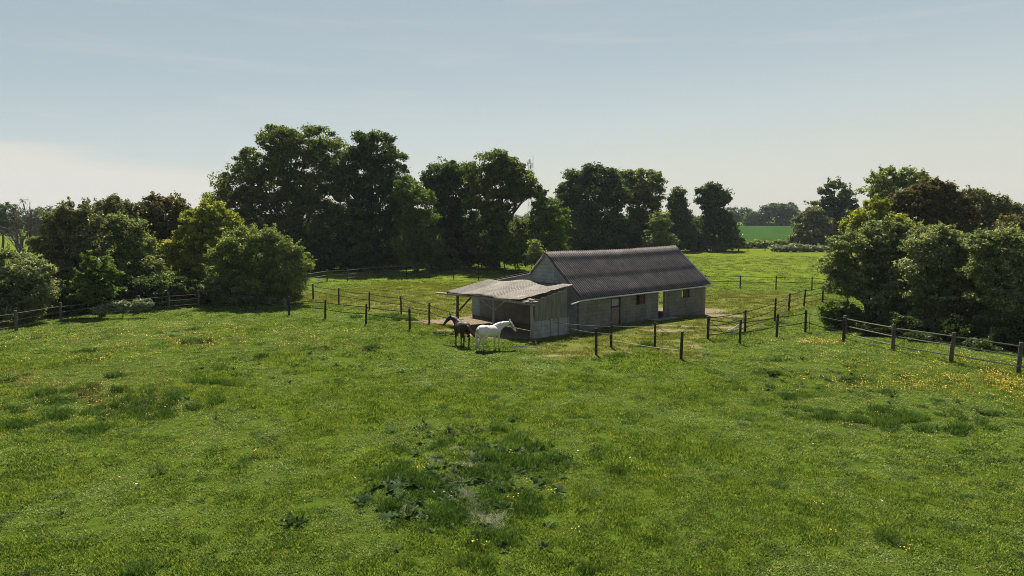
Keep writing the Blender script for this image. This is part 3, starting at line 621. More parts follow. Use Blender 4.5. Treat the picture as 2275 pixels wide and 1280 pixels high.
stick('shelter_post', (-3.72, 3.3, -.15), (-3.71, 3.3, 1.9), .085, .075, MAT['timber'])
stick('shelter_post', (-3.70, 6.84, -.15), (-3.70, 6.84, 1.87), .09, .08, MAT['dkwood'])
stick('brace', (-3.70, 6.70, .95), (-3.70, 5.45, 1.90), .06, .055, MAT['dkwood'])
stick('brace', (-3.71, 3.38, 1.35), (-3.71, 4.6, 1.92), .045, .04, MAT['timber'])
stick('brace', (-3.71, 3.22, 1.30), (-3.71, 2.35, 1.88), .045, .04, MAT['timber'])
bm = bmesh.new(); x = -3.45; k = 0
while x < -1.02:
    wd = random.uniform(.10, .17); f = (x + 3.45) / 2.4; box(bm, x, x + wd - .008, .02 + random.uniform(-.012, .012), .05, .93 + random.uniform(-.06, .05), 2.13 + .46 * f + random.uniform(-.03, .05)); x += wd
obj('plank_cladding', bm, MAT['plank'], barn)
bm = bmesh.new(); box(bm, -3.55, -2.3, .0, .16, -.2, .96); box(bm, -2.295, -1.65, .02, .12, -.2, 1.0); box(bm, -1.645, -.92, -.01, .13, -.2, .98); obj('low_block_wall', bm, MAT['block_low'], barn)
bm = bmesh.new()
for xx in (-2.3, -1.65, -.92): box(bm, xx - .03, xx + .03, -.04, .155, -.2, 1.05)
box(bm, -3.5, -.92, .055, .14, .97, 1.06); box(bm, -3.5, -1.0, .055, .12, 2.02, 2.09); obj('cladding_frame', bm, MAT['timber'], barn)
bm = bmesh.new(); tube(bm, [(-1.02, .10, -.2), (-1.0, .10, 2.55)], .07, 6); obj('corner_post', bm, MAT['timber'], barn)
bm = bmesh.new(); box(bm, -.035, -.003, 2.2, 9.3, -.1, 2.0); obj('inner_panel', bm, MAT['inner'], barn)
bm = bmesh.new(); box(bm, -3.98, -3.4, -.22, .5, 2.06, 2.10); obj('shelf_plate', bm, MAT['timber'], barn)
def rocks(c, n, r, sp):
    bm = bmesh.new()
    for _ in range(n):
        q = bmesh.ops.create_icosphere(bm, subdivisions=1, radius=r * random.uniform(.5, 1.1)); o = Vector((random.gauss(0, sp[0]), random.gauss(0, sp[1]), abs(random.gauss(0, sp[2])))) + Vector(c)
        for v in q['verts']: v.co = Vector((v.co.x * 1.2, v.co.y, v.co.z * .7)) * random.uniform(.8, 1.15) + o
    return bm
rb = empty('rubble_pile')
for _ in range(8): obj('stone', rocks((0, 0, 0), 1, .10, (.17, .11, .02)), MAT['rubble'], rb)
p = BO + Dv * -3.65 + Nv * .12; rb.location = (p[0], p[1], 2.17); rb.rotation_euler = (0, 0, BA)
tag(rb, 'small heap of broken stone on the front corner of the lean-to roof', 'stones')

# ------------------------------------------------------------------ fences
def T_(u, vtop, h=1.3):
    """foot of a post h metres tall whose top shows at (u, vtop)"""
    return G(u, vtop, h)
def fence(label, tops, h, rr, mat, ropes, ropemat, rope_r=.023, cat='fence', square=False, extra=(), sag=.035, skip=(), name='rope_fence', cap=True, rope_name='rope', side=.0):
    P = [T_(t[0], t[1], t[2] if len(t) > 2 else h) for t in tops]; root = empty(name, P[0]); tag(root, label, cat); inv = Vector(P[0])
    for p, t in zip(P, tops):
        hh = t[2] if len(t) > 2 else h
        bm = bmesh.new(); dx, dy = random.gauss(0, .03), random.gauss(0, .03); r = rr * random.uniform(.92, 1.1)
        tube(bm, [(0, 0, -.3), (dx * .5, dy * .5, hh * .5), (dx, dy, hh - .03), (dx, dy, hh)], [r * 1.03, r, r * .97, r * .8], 10)
        o = obj('post', bm, mat, root, True); o.location = p - inv
        if rope_name == 'rope':
            for z in ropes:
                b2 = bmesh.new(); tube(b2, [(dx - r - .035, dy, z), (dx + r + .035, dy, z)], .022, 6); obj('insulator', b2, MAT['insul'], o)
    for i in range(len(P) - 1):
        if i in skip: continue
        for z in ropes:
            a = P[i] + Vector((0, 0, z + random.uniform(-.02, .02))); b = P[i + 1] + Vector((0, 0, z + random.uniform(-.02, .02))); sgm = 6; bm = bmesh.new(); sg = sag * random.uniform(.2, 1.6) * (b - a).length / 3
            if rope_name == 'rail': sg = random.uniform(-.01, .02); 
            off = Vector((0, -rr - .02, 0)) if rope_name == 'rail' else Vector((0, 0, 0))
            tube(bm, [a.lerp(b, k / sgm) + off - inv - Vector((0, 0, sg * 4 * (k / sgm) * (1 - k / sgm))) for k in range(sgm + 1)], rope_r, 5)
            obj(rope_name, bm, ropemat, root)
    for a, b, mt, sg in extra:
        bm = bmesh.new(); a = Vector(a); b = Vector(b); tube(bm, [a.lerp(b, k / 8) - inv - Vector((0, 0, sg * 4 * (k / 8) * (1 - k / 8))) for k in range(9)], .013, 5); obj('tape' if mt is MAT['white_tape'] else 'rope', bm, mt, root)
    return root
bk, rp, wt = MAT['black_post'], MAT['rope'], MAT['white_tape']
fence('black post and rope fence crossing the paddock behind the barn', [(903, 591), (954, 593), (1008, 594), (1063, 596), (1120, 597), (1178, 599), (1237, 601), (1297, 603), (1360, 605), (1430, 607), (1500, 609), (1567, 611), (1645, 612), (1725, 613), (1805, 615), (1880, 619)], 1.3, .055, bk, (1.17, .72), rp)
fence('black rope fence running from the big round bush to the lean-to', [(648, 616), (695, 631), (752, 640), (820, 649), (891, 658), (953, 673), (1016, 691)], 1.3, .058, bk, (1.15, .72), rp)
fence('black rope fence in front of the round bush, ending by the dark horse', [(455, 636), (510, 643), (568, 651), (641, 659), (721, 666), (812, 675), (910, 685)], 1.3, .062, bk, (1.1, .68), rp,
      extra=[(G(910, 685, 1.3) + Vector((0, 0, z)), G(1030, 702, 1.3) + Vector((0, 0, z)), rp, .04) for z in (1.1, .68)])
E_ = [T_(u, v) for u, v in [(1325, 729), (1358, 716), (1456, 716), (1514, 737)]]
z_ = lambda p, z: p + Vector((0, 0, z))
def bl(a, b, z): q = BO + Dv * a + Nv * b; return Vector((q[0], q[1], z))
fence('four black posts with white tape in front of the barn door', [(1325, 729), (1358, 716), (1456, 716), (1514, 737)], 1.3, .062, bk, (), rp, extra=[
    (z_(E_[1], 1.12), z_(E_[2], 1.1), wt, .03), (z_(E_[0], 1.08), z_(E_[2], .62), wt, .05), (z_(E_[1], .40), z_(E_[3], .42), wt, .05), (z_(E_[2], 1.1), z_(E_[3], 1.0), rp, .04), (z_(E_[2], .66), z_(E_[3], .42), rp, .05),
    (z_(E_[0], .95), z_(E_[1], .7), rp, .02), (z_(E_[0], 1.05), bl(-.95, -.1, .38), MAT['rail'], .03), (z_(E_[1], 1.08), bl(-2.3, -.12, .85), MAT['rail'], .05)])
fence('black rope fence climbing right from the gateway towards the hawthorn', [(1574, 703), (1657, 689), (1723, 662, 1.55), (1753, 652), (1787, 643), (1829, 636), (1884, 640), (1945, 648)], 1.3, .062, bk, (1.2, .78, .28), rp, extra=[(z_(T_(1574, 703), 1.0), z_(T_(1574, 703), .25) + Vector((1.0, .1, 0)), rp, -.1)])
g0 = T_(1657, 689)
fence('black rope fence along the buttercup bank by the bramble', [(1574, 703.5, 1.28), (1645, 710), (1727, 698), (1791, 689), (1876, 706)], 1.3, .062, bk, (1.12, .6), rp, extra=[(z_(g0, .85), G(1615, 738) + Vector((0, 0, .1)), wt, .12)])
bm = bmesh.new(); tube(bm, [(0, 0, -.2), (.02, 0, 1.15)], .014, 5); stk = obj('fence_stake', bm, MAT['iron']); stk.location = T_(1799, 697, 1.15); tag(stk, 'thin iron stake standing beside the rightmost rope fence post by the bramble', 'stake')
gp_, rl_ = MAT['grey_post'], MAT['rail']
fence('grey post and three rail fence below the hawthorn on the right', [(1879, 701, 1.3), (1987, 720), (2116, 738), (2267, 760), (2440, 786)], 1.3, .085, gp_, (1.12, .74, .32), rl_, .031, name='rail_fence', rope_name='rail')
fence('grey post and three wire fence beneath the thicket on the left', [(-190, 726, 1.2), (-75, 706, 1.2), (33, 690, 1.2), (133, 672, 1.28), (223, 661), (306, 656), (374, 650), (440, 645)], 1.3, .085, gp_, (1.02, .68, .30), rl_, .020, name='rail_fence', rope_name='rail')
fence('old rail fence along the foot of the big oaks', [(620, 615), (679, 606), (726, 599), (772, 597), (812, 593), (852, 590), (887, 589), (922, 586), (952, 585), (982, 581), (1013, 578.5), (1042, 577), (1070, 576), (1096, 575), (1121, 575), (1145, 574), (1167, 573), (1190, 572)], 1.3, .07, gp_, (1.15, .7, .3), rl_, .038, name='rail_fence', rope_name='rail')
fence('low dark fence at the far end of the meadow beside the slim tree', [(1560, 546), (1594, 546), (1628, 546), (1662, 545.5), (1700, 545)], 1.25, .07, bk, (1.1, .6), rl_, .03, name='rail_fence', rope_name='rail')

# ------------------------------------------------------------------ horses
def body_mesh(name, caps, balls, vox, mat):
    bm = bmesh.new()
    def ball(c, r, sc=(1, 1, 1), rot=None):
        q = bmesh.ops.create_icosphere(bm, subdivisions=3, radius=1)
        for v in q['verts']:
            x = Vector((v.co.x * r * sc[0], v.co.y * r * sc[1], v.co.z * r * sc[2]))
            if rot: x = rot @ x
            v.co = x + Vector(c)
    for chain in caps:
        tube(bm, [c[:3] for c in chain], [c[3] for c in chain], 14)
        for c in chain: ball(c[:3], c[3] * 1.0)
    for b in balls: ball(*b)
    me = bpy.data.meshes.new(name); bm.to_mesh(me); bm.free()
    o = bpy.data.objects.new(name, me); COL.objects.link(o)
    rm = o.modifiers.new('r', 'REMESH'); rm.mode = 'VOXEL'; rm.voxel_size = vox; sm = o.modifiers.new('s', 'SMOOTH'); sm.iterations = 5; sm.factor = .5
    dg = bpy.context.evaluated_depsgraph_get(); me2 = bpy.data.meshes.new_from_object(o.evaluated_get(dg)); bpy.data.objects.remove(o)
    me2.name = name; me2.materials.clear(); return me2
def horse(label, loc_, rz, poll, nose, coat, hairmat, tail, halter=None, step=(0, 0, 0, 0), earmat=None):
    root = empty('horse', loc_, rz); tag(root, label, 'horse')
    poll, nose = Vector(poll), Vector(nose); nb = Vector((.50, 0, 1.08)); hd = (nose - poll)
    mid = nb.lerp(poll, .5) + Vector((0, 0, .05))
    caps = [[(nb.x, nb.y, nb.z, .215), (mid.x, mid.y * .8, mid.z, .155), (poll.x - .03, poll.y, poll.z - .07, .105)],
            [(.36, 0, 1.20, .15), (.62, mid.y * .3, (1.28 + mid.z) / 2 + .02, .10), (poll.x - .05, poll.y, poll.z - .03, .075)]]
    hl = hd.normalized(); a = poll + hd * .18; b = poll + hd * .55; c = poll + hd * .9
    dn = Vector((-hl.x * .6, -hl.y * .6, -.75)).normalized()
    caps += [[(*(poll - Vector((0, 0, .045))), .085), (*a, .098), (*b, .078), (*c, .060), (*nose, .05)], [(*(a + dn * .07), .085), (*(b + dn * .03), .062), (*(c + dn * .012), .05)]]
    for i, s in enumerate((1, -1)):   # hind legs with stifle forward and hock back
        f = step[i]
        caps.append([(-.52, .13 * s, 1.02, .20), (-.47 + f * .3, .155 * s, .80, .150), (-.60 + f * .6, .145 * s, .60, .092), (-.70 + f, .135 * s, .475, .060), (-.665 + f, .13 * s, .30, .040), (-.645 + f, .13 * s, .14, .041), (-.61 + f, .13 * s, .07, .040)])
        caps.append([(-.61 + f, .13 * s, .065, .044), (-.59 + f, .13 * s, .03, .056)])
    for i, s in enumerate((1, -1)):   # fore legs
        f = step[2 + i]
        caps.append([(.42, .13 * s, .98, .175), (.40 + f * .2, .155 * s, .76, .105), (.43 + f * .7, .145 * s, .56, .065), (.45 + f, .14 * s, .42, .056), (.445 + f, .135 * s, .26, .037), (.445 + f, .135 * s, .13, .041), (.475 + f, .135 * s, .07, .040)])
        caps.append([(.475 + f, .135 * s, .065, .044), (.495 + f, .135 * s, .03, .055)])
    balls = [((-.50, 0, 1.05), .325, (1.05, .95, .97)), ((-.20, 0, 1.00), .33, (1.3, .97, .93)), ((.10, 0, .965), .34, (1.25, .97, .94)), ((.40, 0, 1.02), .29, (1.0, .80, 1.08)), ((.34, 0, 1.23), .13, (1.5, .6, .8)), ((-.42, .10, 1.18), .19, (1.1, .9, .85)), ((-.42, -.10, 1.18), .19, (1.1, .9, .85))]
    me = body_mesh('body', caps, balls, .021, coat); body = obj('body', me, coat, root, True)
    bm = bmesh.new(); side = Vector((-hl.y, hl.x, 0)).normalized()
    for s in (1, -1):
        e0 = poll + side * .055 * s - hl * .01; tube(bm, [e0 - Vector((0, 0, .02)), e0 + Vector((0, 0, .07)) + side * s * .012, e0 + Vector((0, 0, .15)) + side * s * .005 + Vector((hl.x, hl.y, 0)) * .02], [.030, .034, .006], 8)
    obj('ears', bm, earmat or coat, root, True)
    bm = bmesh.new()
    for s in (1, -1): bmesh.ops.create_icosphere(bm, subdivisions=2, radius=.021, matrix=Matrix.Translation(poll + hd * .30 + side * s * .083 + Vector((0, 0, .012))))
    obj('eyes', bm, MAT['insul'], root, True)
    # mane: many short locks along the crest
    bm = bmesh.new(); crest = [Vector((.40, 0, 1.36)), Vector((.62, mid.y * .3, (1.28 + mid.z) / 2 + .13)), mid + Vector((.05, 0, .125)), poll + Vector((-.02, 0, .045)), poll + hd * .12 + Vector((0, 0, .06))]
    sgn = -1 if poll.y < 0 else 1
    for i in range(70):
        t = random.uniform(0, 3.999); k = int(t); p = crest[k].lerp(crest[k + 1], t - k); ms = random.choice((-1, -1, 1)); ln = random.uniform(.10, .22) * (1 if k < 3 else .6)
        q = p + Vector((random.uniform(-.02, .02), ms * random.uniform(.03, .07), 0)) ; tube(bm, [p, q + Vector((0, 0, -.03)), q + Vector((random.uniform(-.03, .03), ms * .04, -ln))], [.018, .020, .004], 5)
    obj('mane', bm, hairmat, root, True)
    bm = bmesh.new()
    tl = [Vector(t) for t in tail]
    for i in range(46):
        o = Vector((random.gauss(0, .3), random.gauss(0, 1), random.gauss(0, .6))); n = len(tl); pr = [.012, .022, .020, .014, .004]
        tube(bm, [p + o * (.018 + .035 * (k / (n - 1)) ** .8) for k, p in enumerate(tl)], [pr[min(4, int(k * 4 / (n - 1)))] for k in range(n)], 5)
    obj('tail', bm, hairmat, root, True)
    if halter:
        bm = bmesh.new()
        def loop(c, r, ax, n=16):
            ax = ax.normalized(); u = ax.cross(side).normalized(); pts = [c + (side * math.cos(k / n * 6.2832) * r[0] + u * math.sin(k / n * 6.2832) * r[1]) for k in range(n + 1)]; tube(bm, pts, .010, 5)
        loop(poll + hd * .62 + dn * .018, (.083, .098), hd); loop(poll + hd * .16 + dn * .045, (.112, .155), hd + Vector((0, 0, .1)))
        for s in (1, -1): tube(bm, [poll + hd * .16 + side * s * .112, poll + hd * .4 + side * s * .098, poll + hd * .62 + side * s * .085], .010, 5)
        tube(bm, [poll + hd * .62 + dn * .11, poll + hd * .2 + dn * .19], .010, 5)
        obj('halter', bm, halter, root)
    root.scale = (.97, .97, .97)
    return root
def coat_mat(name, c0, c1, c2, rough=.5, spec=.4):
    m = M(name); o = m.objc(); n = m.noise(o, 2.2, 4); s = m.n('ShaderNodeSeparateXYZ'); m.t.links.new(o, s.inputs[0])
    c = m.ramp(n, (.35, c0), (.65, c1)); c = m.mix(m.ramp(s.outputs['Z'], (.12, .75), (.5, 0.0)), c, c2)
    return m.done(m.bsdf(c, rough, m.bump(m.noise(o, 90, 3), .15, .003), spec))
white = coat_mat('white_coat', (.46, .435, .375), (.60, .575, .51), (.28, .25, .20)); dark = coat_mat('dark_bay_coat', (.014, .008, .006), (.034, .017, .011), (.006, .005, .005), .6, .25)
wh = simple('cream_hair', (.42, .38, .30), (.62, .58, .48), 12, .7, (1, 1, .2)); dh = simple('dark_red_hair', (.015, .008, .006), (.075, .028, .018), 2.2, .6, (1, 1, 1))
g1 = G(1089, 777.5); g2 = G(1026, 768)
h1 = horse('white horse in a dark halter standing in front of the lean-to', g1, R(40), (1.13, -.24, 1.40), (1.30, -.52, .93), white, wh, [(-.78, 0, 1.20), (-.86, .02, 1.12), (-.89, .03, .92), (-.86, .05, .60), (-.80, .07, .30), (-.78, .08, .17)], halter=MAT['rope'], step=(.02, .10, -.02, .03))
h2 = horse('dark bay horse with its head turned left and tail swishing', g2, R(116), (1.06, .24, 1.50), (1.00, .68, 1.02), dark, dh, [(-.80, 0, 1.20), (-.90, -.04, 1.10), (-.93, -.14, .92), (-.93, -.30, .72), (-.90, -.50, .56), (-.88, -.66, .44)], step=(.04, -.04, .06, -.02))
#@@NEXT2@@
# ------------------------------------------------------------------ trees and shrubs
def unit(n):
    v = rng.normal(size=(n, 3)); return v / np.linalg.norm(v, axis=1, keepdims=True)
def leaves_mesh(centres, radii, per, lsz, flat=.62, upb=.35, blobvar=None):
    """leaf blades around many small clumps; centres (n,3), radii (n,), per = leaves per clump"""
    n = len(centres); N = n * per; ci = np.repeat(np.arange(n), per)
    d = unit(N); d[:, 2] = d[:, 2] + upb * rng.uniform(0, 1, N); d /= np.linalg.norm(d, axis=1, keepdims=True)
    r = radii[ci] * (rng.uniform(.15, 1, N) ** .55) * (1 + .25 * rng.normal(size=N) * (rng.uniform(size=N) < .25))
    p = centres[ci] + d * r[:, None] * np.array([1, 1, flat])
    nrm = d * .55 + unit(N) * .75 + np.array([0, 0, .45]); nrm /= np.linalg.norm(nrm, axis=1, keepdims=True)
    t = np.cross(nrm, unit(N)); t /= np.linalg.norm(t, axis=1, keepdims=True) + 1e-9; b = np.cross(nrm, t)
    s = lsz * rng.uniform(.6, 1.3, N); L = t * s[:, None] * .62; Wd = b * s[:, None] * .36
    V = np.stack([p - L, p - L * .05 + Wd, p + L, p + L * .05 - Wd], 1).reshape(-1, 3); Fq = np.arange(N * 4).reshape(N, 4)
    bv = rng.uniform(size=n) if blobvar is None else blobvar
    var = np.clip(.42 * bv[ci] + .55 * rng.uniform(size=N) + .08 * d[:, 2], 0, 1)
    return V, Fq, var
def spray_mesh(pts, dirs, ln, lsz):
    """leafy twigs that stick out of a crown"""
    V = []; n = len(pts); k = 9; N = n * k; ci = np.repeat(np.arange(n), k); t = np.tile(np.linspace(.1, 1, k), n)
    p = pts[ci] + dirs[ci] * (ln[ci] * t)[:, None] + rng.normal(size=(N, 3)) * lsz * .25; p[:, 2] -= .10 * ln[ci] * t * t
    return p
def tree(name, label, cat, u, Y, lobes, mat='oak', bark=None, clump=12, leaf=4.6, per=100, dens=1.0, trunk=None, group=None, lean=0, flat=.62, depth=1.25, sprays=.0, stems=1, vbase=None, thin=1.0, bare=0, limb=1.0, kind=None):
    bark = bark or MB_BARK; k = Y / F; base = D(u, 600, Y); gx = base[0]; gz = float(hgt(gx, Y)); base = np.array([gx, Y, gz])
    C_, Rd, LC = [], [], []
    for lb in lobes:
        uu, vv, rx, ry = lb[:4]; q_ = 1.16 if (88 < Y < 140 and name in ('oak_tree', 'maple_tree', 'field_maple')) else 1.0; rx *= q_; ry *= (q_ + 1) / 2; yo = lb[4] if len(lb) > 4 else rng.uniform(-.35, .35) * (rx + ry) / 2 * k
        yc = Y + yo; c = D(uu, vv, yc); Rr_ = np.array([rx * k, (rx + ry) / 2 * k * depth, ry * k]); LC.append((c, Rr_))
        m = max(5, int(3.1 * dens * (rx * ry + .5 * (rx + ry) ** 2 / 4) / clump ** 2 / 1.0)); d = unit(m); d[:, 2] += .12; rad = rng.uniform(.35, 1.0, m) ** .45
        pc = c + d * Rr_ * (rad * .92)[:, None]; C_.append(pc); Rd.append(clump * k * rng.uniform(.6, 1.35, m))
        m2 = max(3, m // 6); d = unit(m2); C_.append(c + d * Rr_ * (rng.uniform(.1, .95, m2) ** .5)[:, None]); Rd.append(clump * k * rng.uniform(1.5, 2.3, m2))
    C_ = np.concatenate(C_); Rd = np.concatenate(Rd); gl = hgt(C_[:, 0], C_[:, 1]); ok = C_[:, 2] > gl + Rd * .25; C_, Rd = C_[ok], Rd[ok]
    if mat and per:
        V, Fq, var = leaves_mesh(C_, Rd, max(6, int(per * thin)), leaf * k, flat)
        if sprays > 0:
            cen = C_.mean(0); top = C_[:, 2] > np.percentile(C_[:, 2], 45); idx = np.where(top)[0]; idx = rng.choice(idx, max(4, int(len(idx) * sprays)))
            dr = (C_[idx] - cen); dr /= np.linalg.norm(dr, axis=1, keepdims=True); dr[:, 2] = np.abs(dr[:, 2]) + .35; dr += rng.normal(size=dr.shape) * .35; dr /= np.linalg.norm(dr, axis=1, keepdims=True)
            ln = Rd[idx] * rng.uniform(1.0, 1.9, len(idx)); sp = spray_mesh(C_[idx], dr, ln, leaf * k); v2, f2, a2 = leaves_mesh(sp, np.full(len(sp), leaf * k * .9), 4, leaf * k * .9, .9)
            Fq = np.concatenate([Fq, f2 + len(V)]); V = np.concatenate([V, v2]); var = np.concatenate([var, a2])
        V = V - base; me = np_mesh('crown', V, Fq, 4, dict(var=('FACE', var)))
    bm = bmesh.new(); H = C_[:, 2].max() - gz; tr = trunk if trunk else .028 * H
    cl = sorted(LC, key=lambda q: q[0][2]); zc = np.mean([q[0][2] for q in LC]); cx = np.mean([q[0][0] for q in LC]); fork = np.array([gx * .6 + cx * .4, Y, gz + (zc - gz) * .5])
    O = Vector(base)
    def wob(a, b, ra, rb_, n=5, w_=.05, seg=6):
        a, b = Vector(a), Vector(b); ll = (b - a).length; pts = [a.lerp(b, i / (n - 1)) + (Vector(rng.normal(size=3)) * ll * w_ if 0 < i < n - 1 else Vector()) for i in range(n)]
        tube(bm, [p - O for p in pts], [ra + (rb_ - ra) * i / (n - 1) for i in range(n)], seg, cap=False); return pts
    starts = []
    for s_ in range(stems):
        off = np.array([rng.uniform(-1, 1) * .35 * stems ** .5 * (stems > 1), rng.uniform(-.3, .3) * (stems > 1), 0]) * H * .12; b0 = base + off; b0[2] = float(hgt(b0[0], b0[1])) - .15
        fk = fork + off * 1.5; pt = wob(b0, fk, tr, tr * .7, 5, .03, 8); starts.append(fk)
    for i, (c, rr_) in enumerate(LC):
        s0 = min(starts, key=lambda q: np.linalg.norm(q[:2] - c[:2])); lo = s0 + (c - s0) * 0.0
        e = c + np.array([0, 0, rr_[2] * .3]); pt = wob(lo, e, tr * .5 * limb, tr * .14 * limb, 6, .05)
        near = np.where(np.linalg.norm((C_ - c) / rr_, axis=1) < 1.05)[0]
        if len(near):
            for j in rng.choice(near, min(len(near), 7 + bare)):
                q = pt[int(rng.integers(2, 6))]; wob(q, C_[j], tr * .12 * limb, tr * .03, 4, .07, 4)
    root = empty(name, base); tag(root, label, cat, group)
    obj('trunk', bm, bark, root, True)
    if mat and per: obj('crown', me, ML[mat], root)
    return root

# row of big trees behind the paddock
tree('oak_tree', 'largest spreading oak, leftmost of the big trees behind the paddock', 'tree', 672, 96, [(690, 322, 62, 34), (620, 318, 42, 34), (565, 375, 44, 38), (640, 365, 45, 38), (725, 352, 38, 34), (528, 415, 42, 30), (492, 446, 34, 22), (600, 425, 52, 32), (680, 420, 55, 34), (735, 405, 30, 32), (545, 462, 34, 20), (700, 470, 44, 24), (640, 505, 40, 30), (505, 480, 30, 20), (600, 530, 50, 34), (690, 540, 50, 36), (730, 520, 35, 40), (560, 515, 44, 26), (660, 450, 50, 30), (575, 480, 30, 20)], 'oak', clump=13, per=105, dens=.9, trunk=.55, limb=.8)
tree('oak_tree', 'tall dark oak right beside the largest oak', 'tree', 848, 94, [(798, 330, 26, 30), (840, 330, 36, 32), (868, 372, 34, 36), (805, 378, 40, 38), (835, 420, 46, 34), (775, 425, 34, 36), (885, 430, 32, 38), (815, 475, 44, 28), (765, 490, 32, 40), (885, 490, 30, 34), (790, 545, 42, 38), (850, 560, 42, 34), (750, 570, 34, 30), (760, 375, 26, 34), (830, 510, 46, 30)], 'dark', clump=12, per=105, dens=.95, trunk=.5)
tree('oak_tree', 'lighter green oak filling the corner right of the tall dark oak', 'tree', 925, 89, [(905, 425, 26, 34), (928, 455, 30, 34), (945, 500, 26, 34), (912, 500, 26, 36), (945, 550, 28, 30), (905, 560, 30, 30), (925, 585, 34, 16)], 'mid', clump=12, per=95, dens=.95)
tree('maple_tree', 'greyish tree standing left of the round-topped tree behind the paddock', 'tree', 1000, 97, [(975, 390, 36, 20), (1015, 382, 34, 22), (965, 420, 36, 26), (1010, 425, 42, 32), (985, 470, 42, 34), (1030, 478, 32, 32), (985, 525, 38, 32), (1030, 540, 38, 32), (1000, 575, 45, 22)], 'dark', clump=11, per=90, dens=.85, sprays=.15)
tree('oak_tree', 'round-topped oak in front of the distant mast', 'tree', 1105, 93, [(1098, 362, 34, 24), (1128, 378, 32, 26), (1070, 390, 30, 30), (1160, 400, 30, 28), (1110, 415, 40, 30), (1185, 425, 24, 18), (1075, 440, 34, 30), (1150, 435, 26, 18), (1105, 475, 38, 30), (1080, 520, 42, 34), (1130, 535, 42, 30), (1165, 520, 26, 28), (1100, 570, 50, 22)], 'oak', clump=12, per=105, dens=.95, trunk=.45)
tree('field_maple', 'low pale-leaved tree between the round-topped oak and the broad pair', 'tree', 1222, 92, [(1215, 462, 26, 20), (1235, 485, 26, 24), (1200, 490, 22, 26), (1222, 525, 32, 26), (1195, 545, 26, 28), (1225, 560, 34, 20)], 'mid', clump=10, per=80, dens=.9, sprays=.1)
tree('oak_tree', 'broad dark oak behind the barn ridge', 'tree', 1315, 128, [(1318, 382, 26, 16), (1290, 402, 34, 24), (1340, 402, 36, 26), (1262, 435, 28, 28), (1310, 440, 44, 32), (1365, 435, 34, 34), (1275, 480, 40, 32), (1340, 485, 46, 34), (1300, 530, 50, 34), (1375, 530, 40, 34), (1255, 530, 30, 30)], 'dark', clump=11, per=100, dens=.95, trunk=.5)
tree('oak_tree', 'oak with ragged top adjoining the broad dark oak on its right', 'tree', 1420, 132, [(1405, 392, 24, 14), (1440, 402, 30, 20), (1410, 425, 36, 28), (1452, 435, 20, 26), (1430, 462, 32, 24), (1420, 505, 36, 30), (1400, 540, 36, 26)], 'oak', clump=11, per=100, dens=.95)
tree('elder_bush', 'pale rounded bush at the foot of the ragged-topped oak', 'shrub', 1470, 122, [(1468, 492, 22, 20), (1460, 520, 26, 24), (1480, 545, 20, 14), (1448, 545, 24, 16)], 'pale', clump=9, per=80)
tree('yew_tree', 'small dark yew with a cone-shaped crown', 'tree', 1508, 150, [(1506, 432, 15, 15), (1503, 455, 22, 18), (1510, 480, 28, 20), (1504, 508, 32, 22), (1512, 535, 34, 22), (1530, 520, 24, 22), (1485, 520, 22, 24)], 'dark', clump=8, per=95, dens=1.3, leaf=4)
tree('ash_tree', 'slim airy ash standing right of the dark yew', 'tree', 1585, 153, [(1582, 418, 20, 10), (1565, 430, 18, 9), (1600, 432, 20, 9), (1582, 445, 24, 14), (1610, 444, 14, 6), (1556, 446, 14, 6), (1582, 465, 24, 16), (1592, 485, 32, 22), (1565, 505, 30, 22), (1608, 508, 30, 26), (1625, 530, 22, 20), (1555, 535, 26, 20), (1590, 540, 44, 16)], 'dark', clump=8, per=75, dens=.95, sprays=.15)
for (u, v, rx, ry, mt, lb) in [(1640, 540, 16, 14, 'mid', 'small bush at the right foot of the slim ash'), (1600, 548, 22, 10, 'mid', 'low bush under the slim ash')]:
    tree('shrub', lb, 'shrub', u, 150, [(u, v, rx, ry)], mt, clump=6, per=60, stems=3)
# dark undergrowth below the big trees
for i, (u, Y, rx, ry, v, mt, lb) in enumerate([(590, 88, 50, 30, 575, 'dark', 'dark undergrowth bush left of the largest oak trunk'), (700, 92, 55, 36, 565, 'dark', 'dark undergrowth bush under the largest oak'), (800, 90, 45, 26, 580, 'dark', 'low bush behind the fence under the tall dark oak'), (880, 98, 45, 28, 570, 'dark', 'dark bush between the tall dark oak and the lighter oak'),
      (975, 92, 40, 26, 572, 'mid', 'leafy bush under the greyish tree'), (1060, 98, 55, 30, 562, 'dark', 'dark bush behind the rail fence under the round-topped oak'), (1150, 88, 34, 26, 562, 'mid', 'mid-green bush by the end of the rail fence'), (1188, 84, 12, 20, 565, 'pale', 'narrow pale bush just left of the barn ridge'), (1300, 124, 85, 30, 540, 'dark', 'dark bush behind the left part of the barn roof'), (1410, 128, 80, 30, 538, 'dark', 'dark bush behind the right part of the barn roof'),
      (640, 100, 60, 26, 545, 'dark', 'dark holly bush behind the rounded bush'), (1548, 152, 30, 14, 540, 'dark', 'low dark bush between yew and ash')]):
    tree('undergrowth_bush', lb, 'shrub', u, Y, [(u - rx * .5, v + 6, rx * .7, ry * .9), (u + rx * .5, v + 4, rx * .7, ry * .95), (u, v - 8, rx * .75, ry * 1.15)], mt, clump=11, per=100, dens=1.2, stems=4, trunk=.06)
tree('willow_tree', 'pale feathery tree showing above the brownish hawthorn', 'tree', 1990, 90, [(1990, 388, 38, 14), (1965, 402, 38, 16), (2025, 402, 38, 16), (1935, 428, 26, 12), (1985, 430, 50, 24), (2040, 440, 40, 24), (1960, 465, 40, 20)], 'pale', clump=9, per=60, dens=.75, sprays=.35, thin=.9)
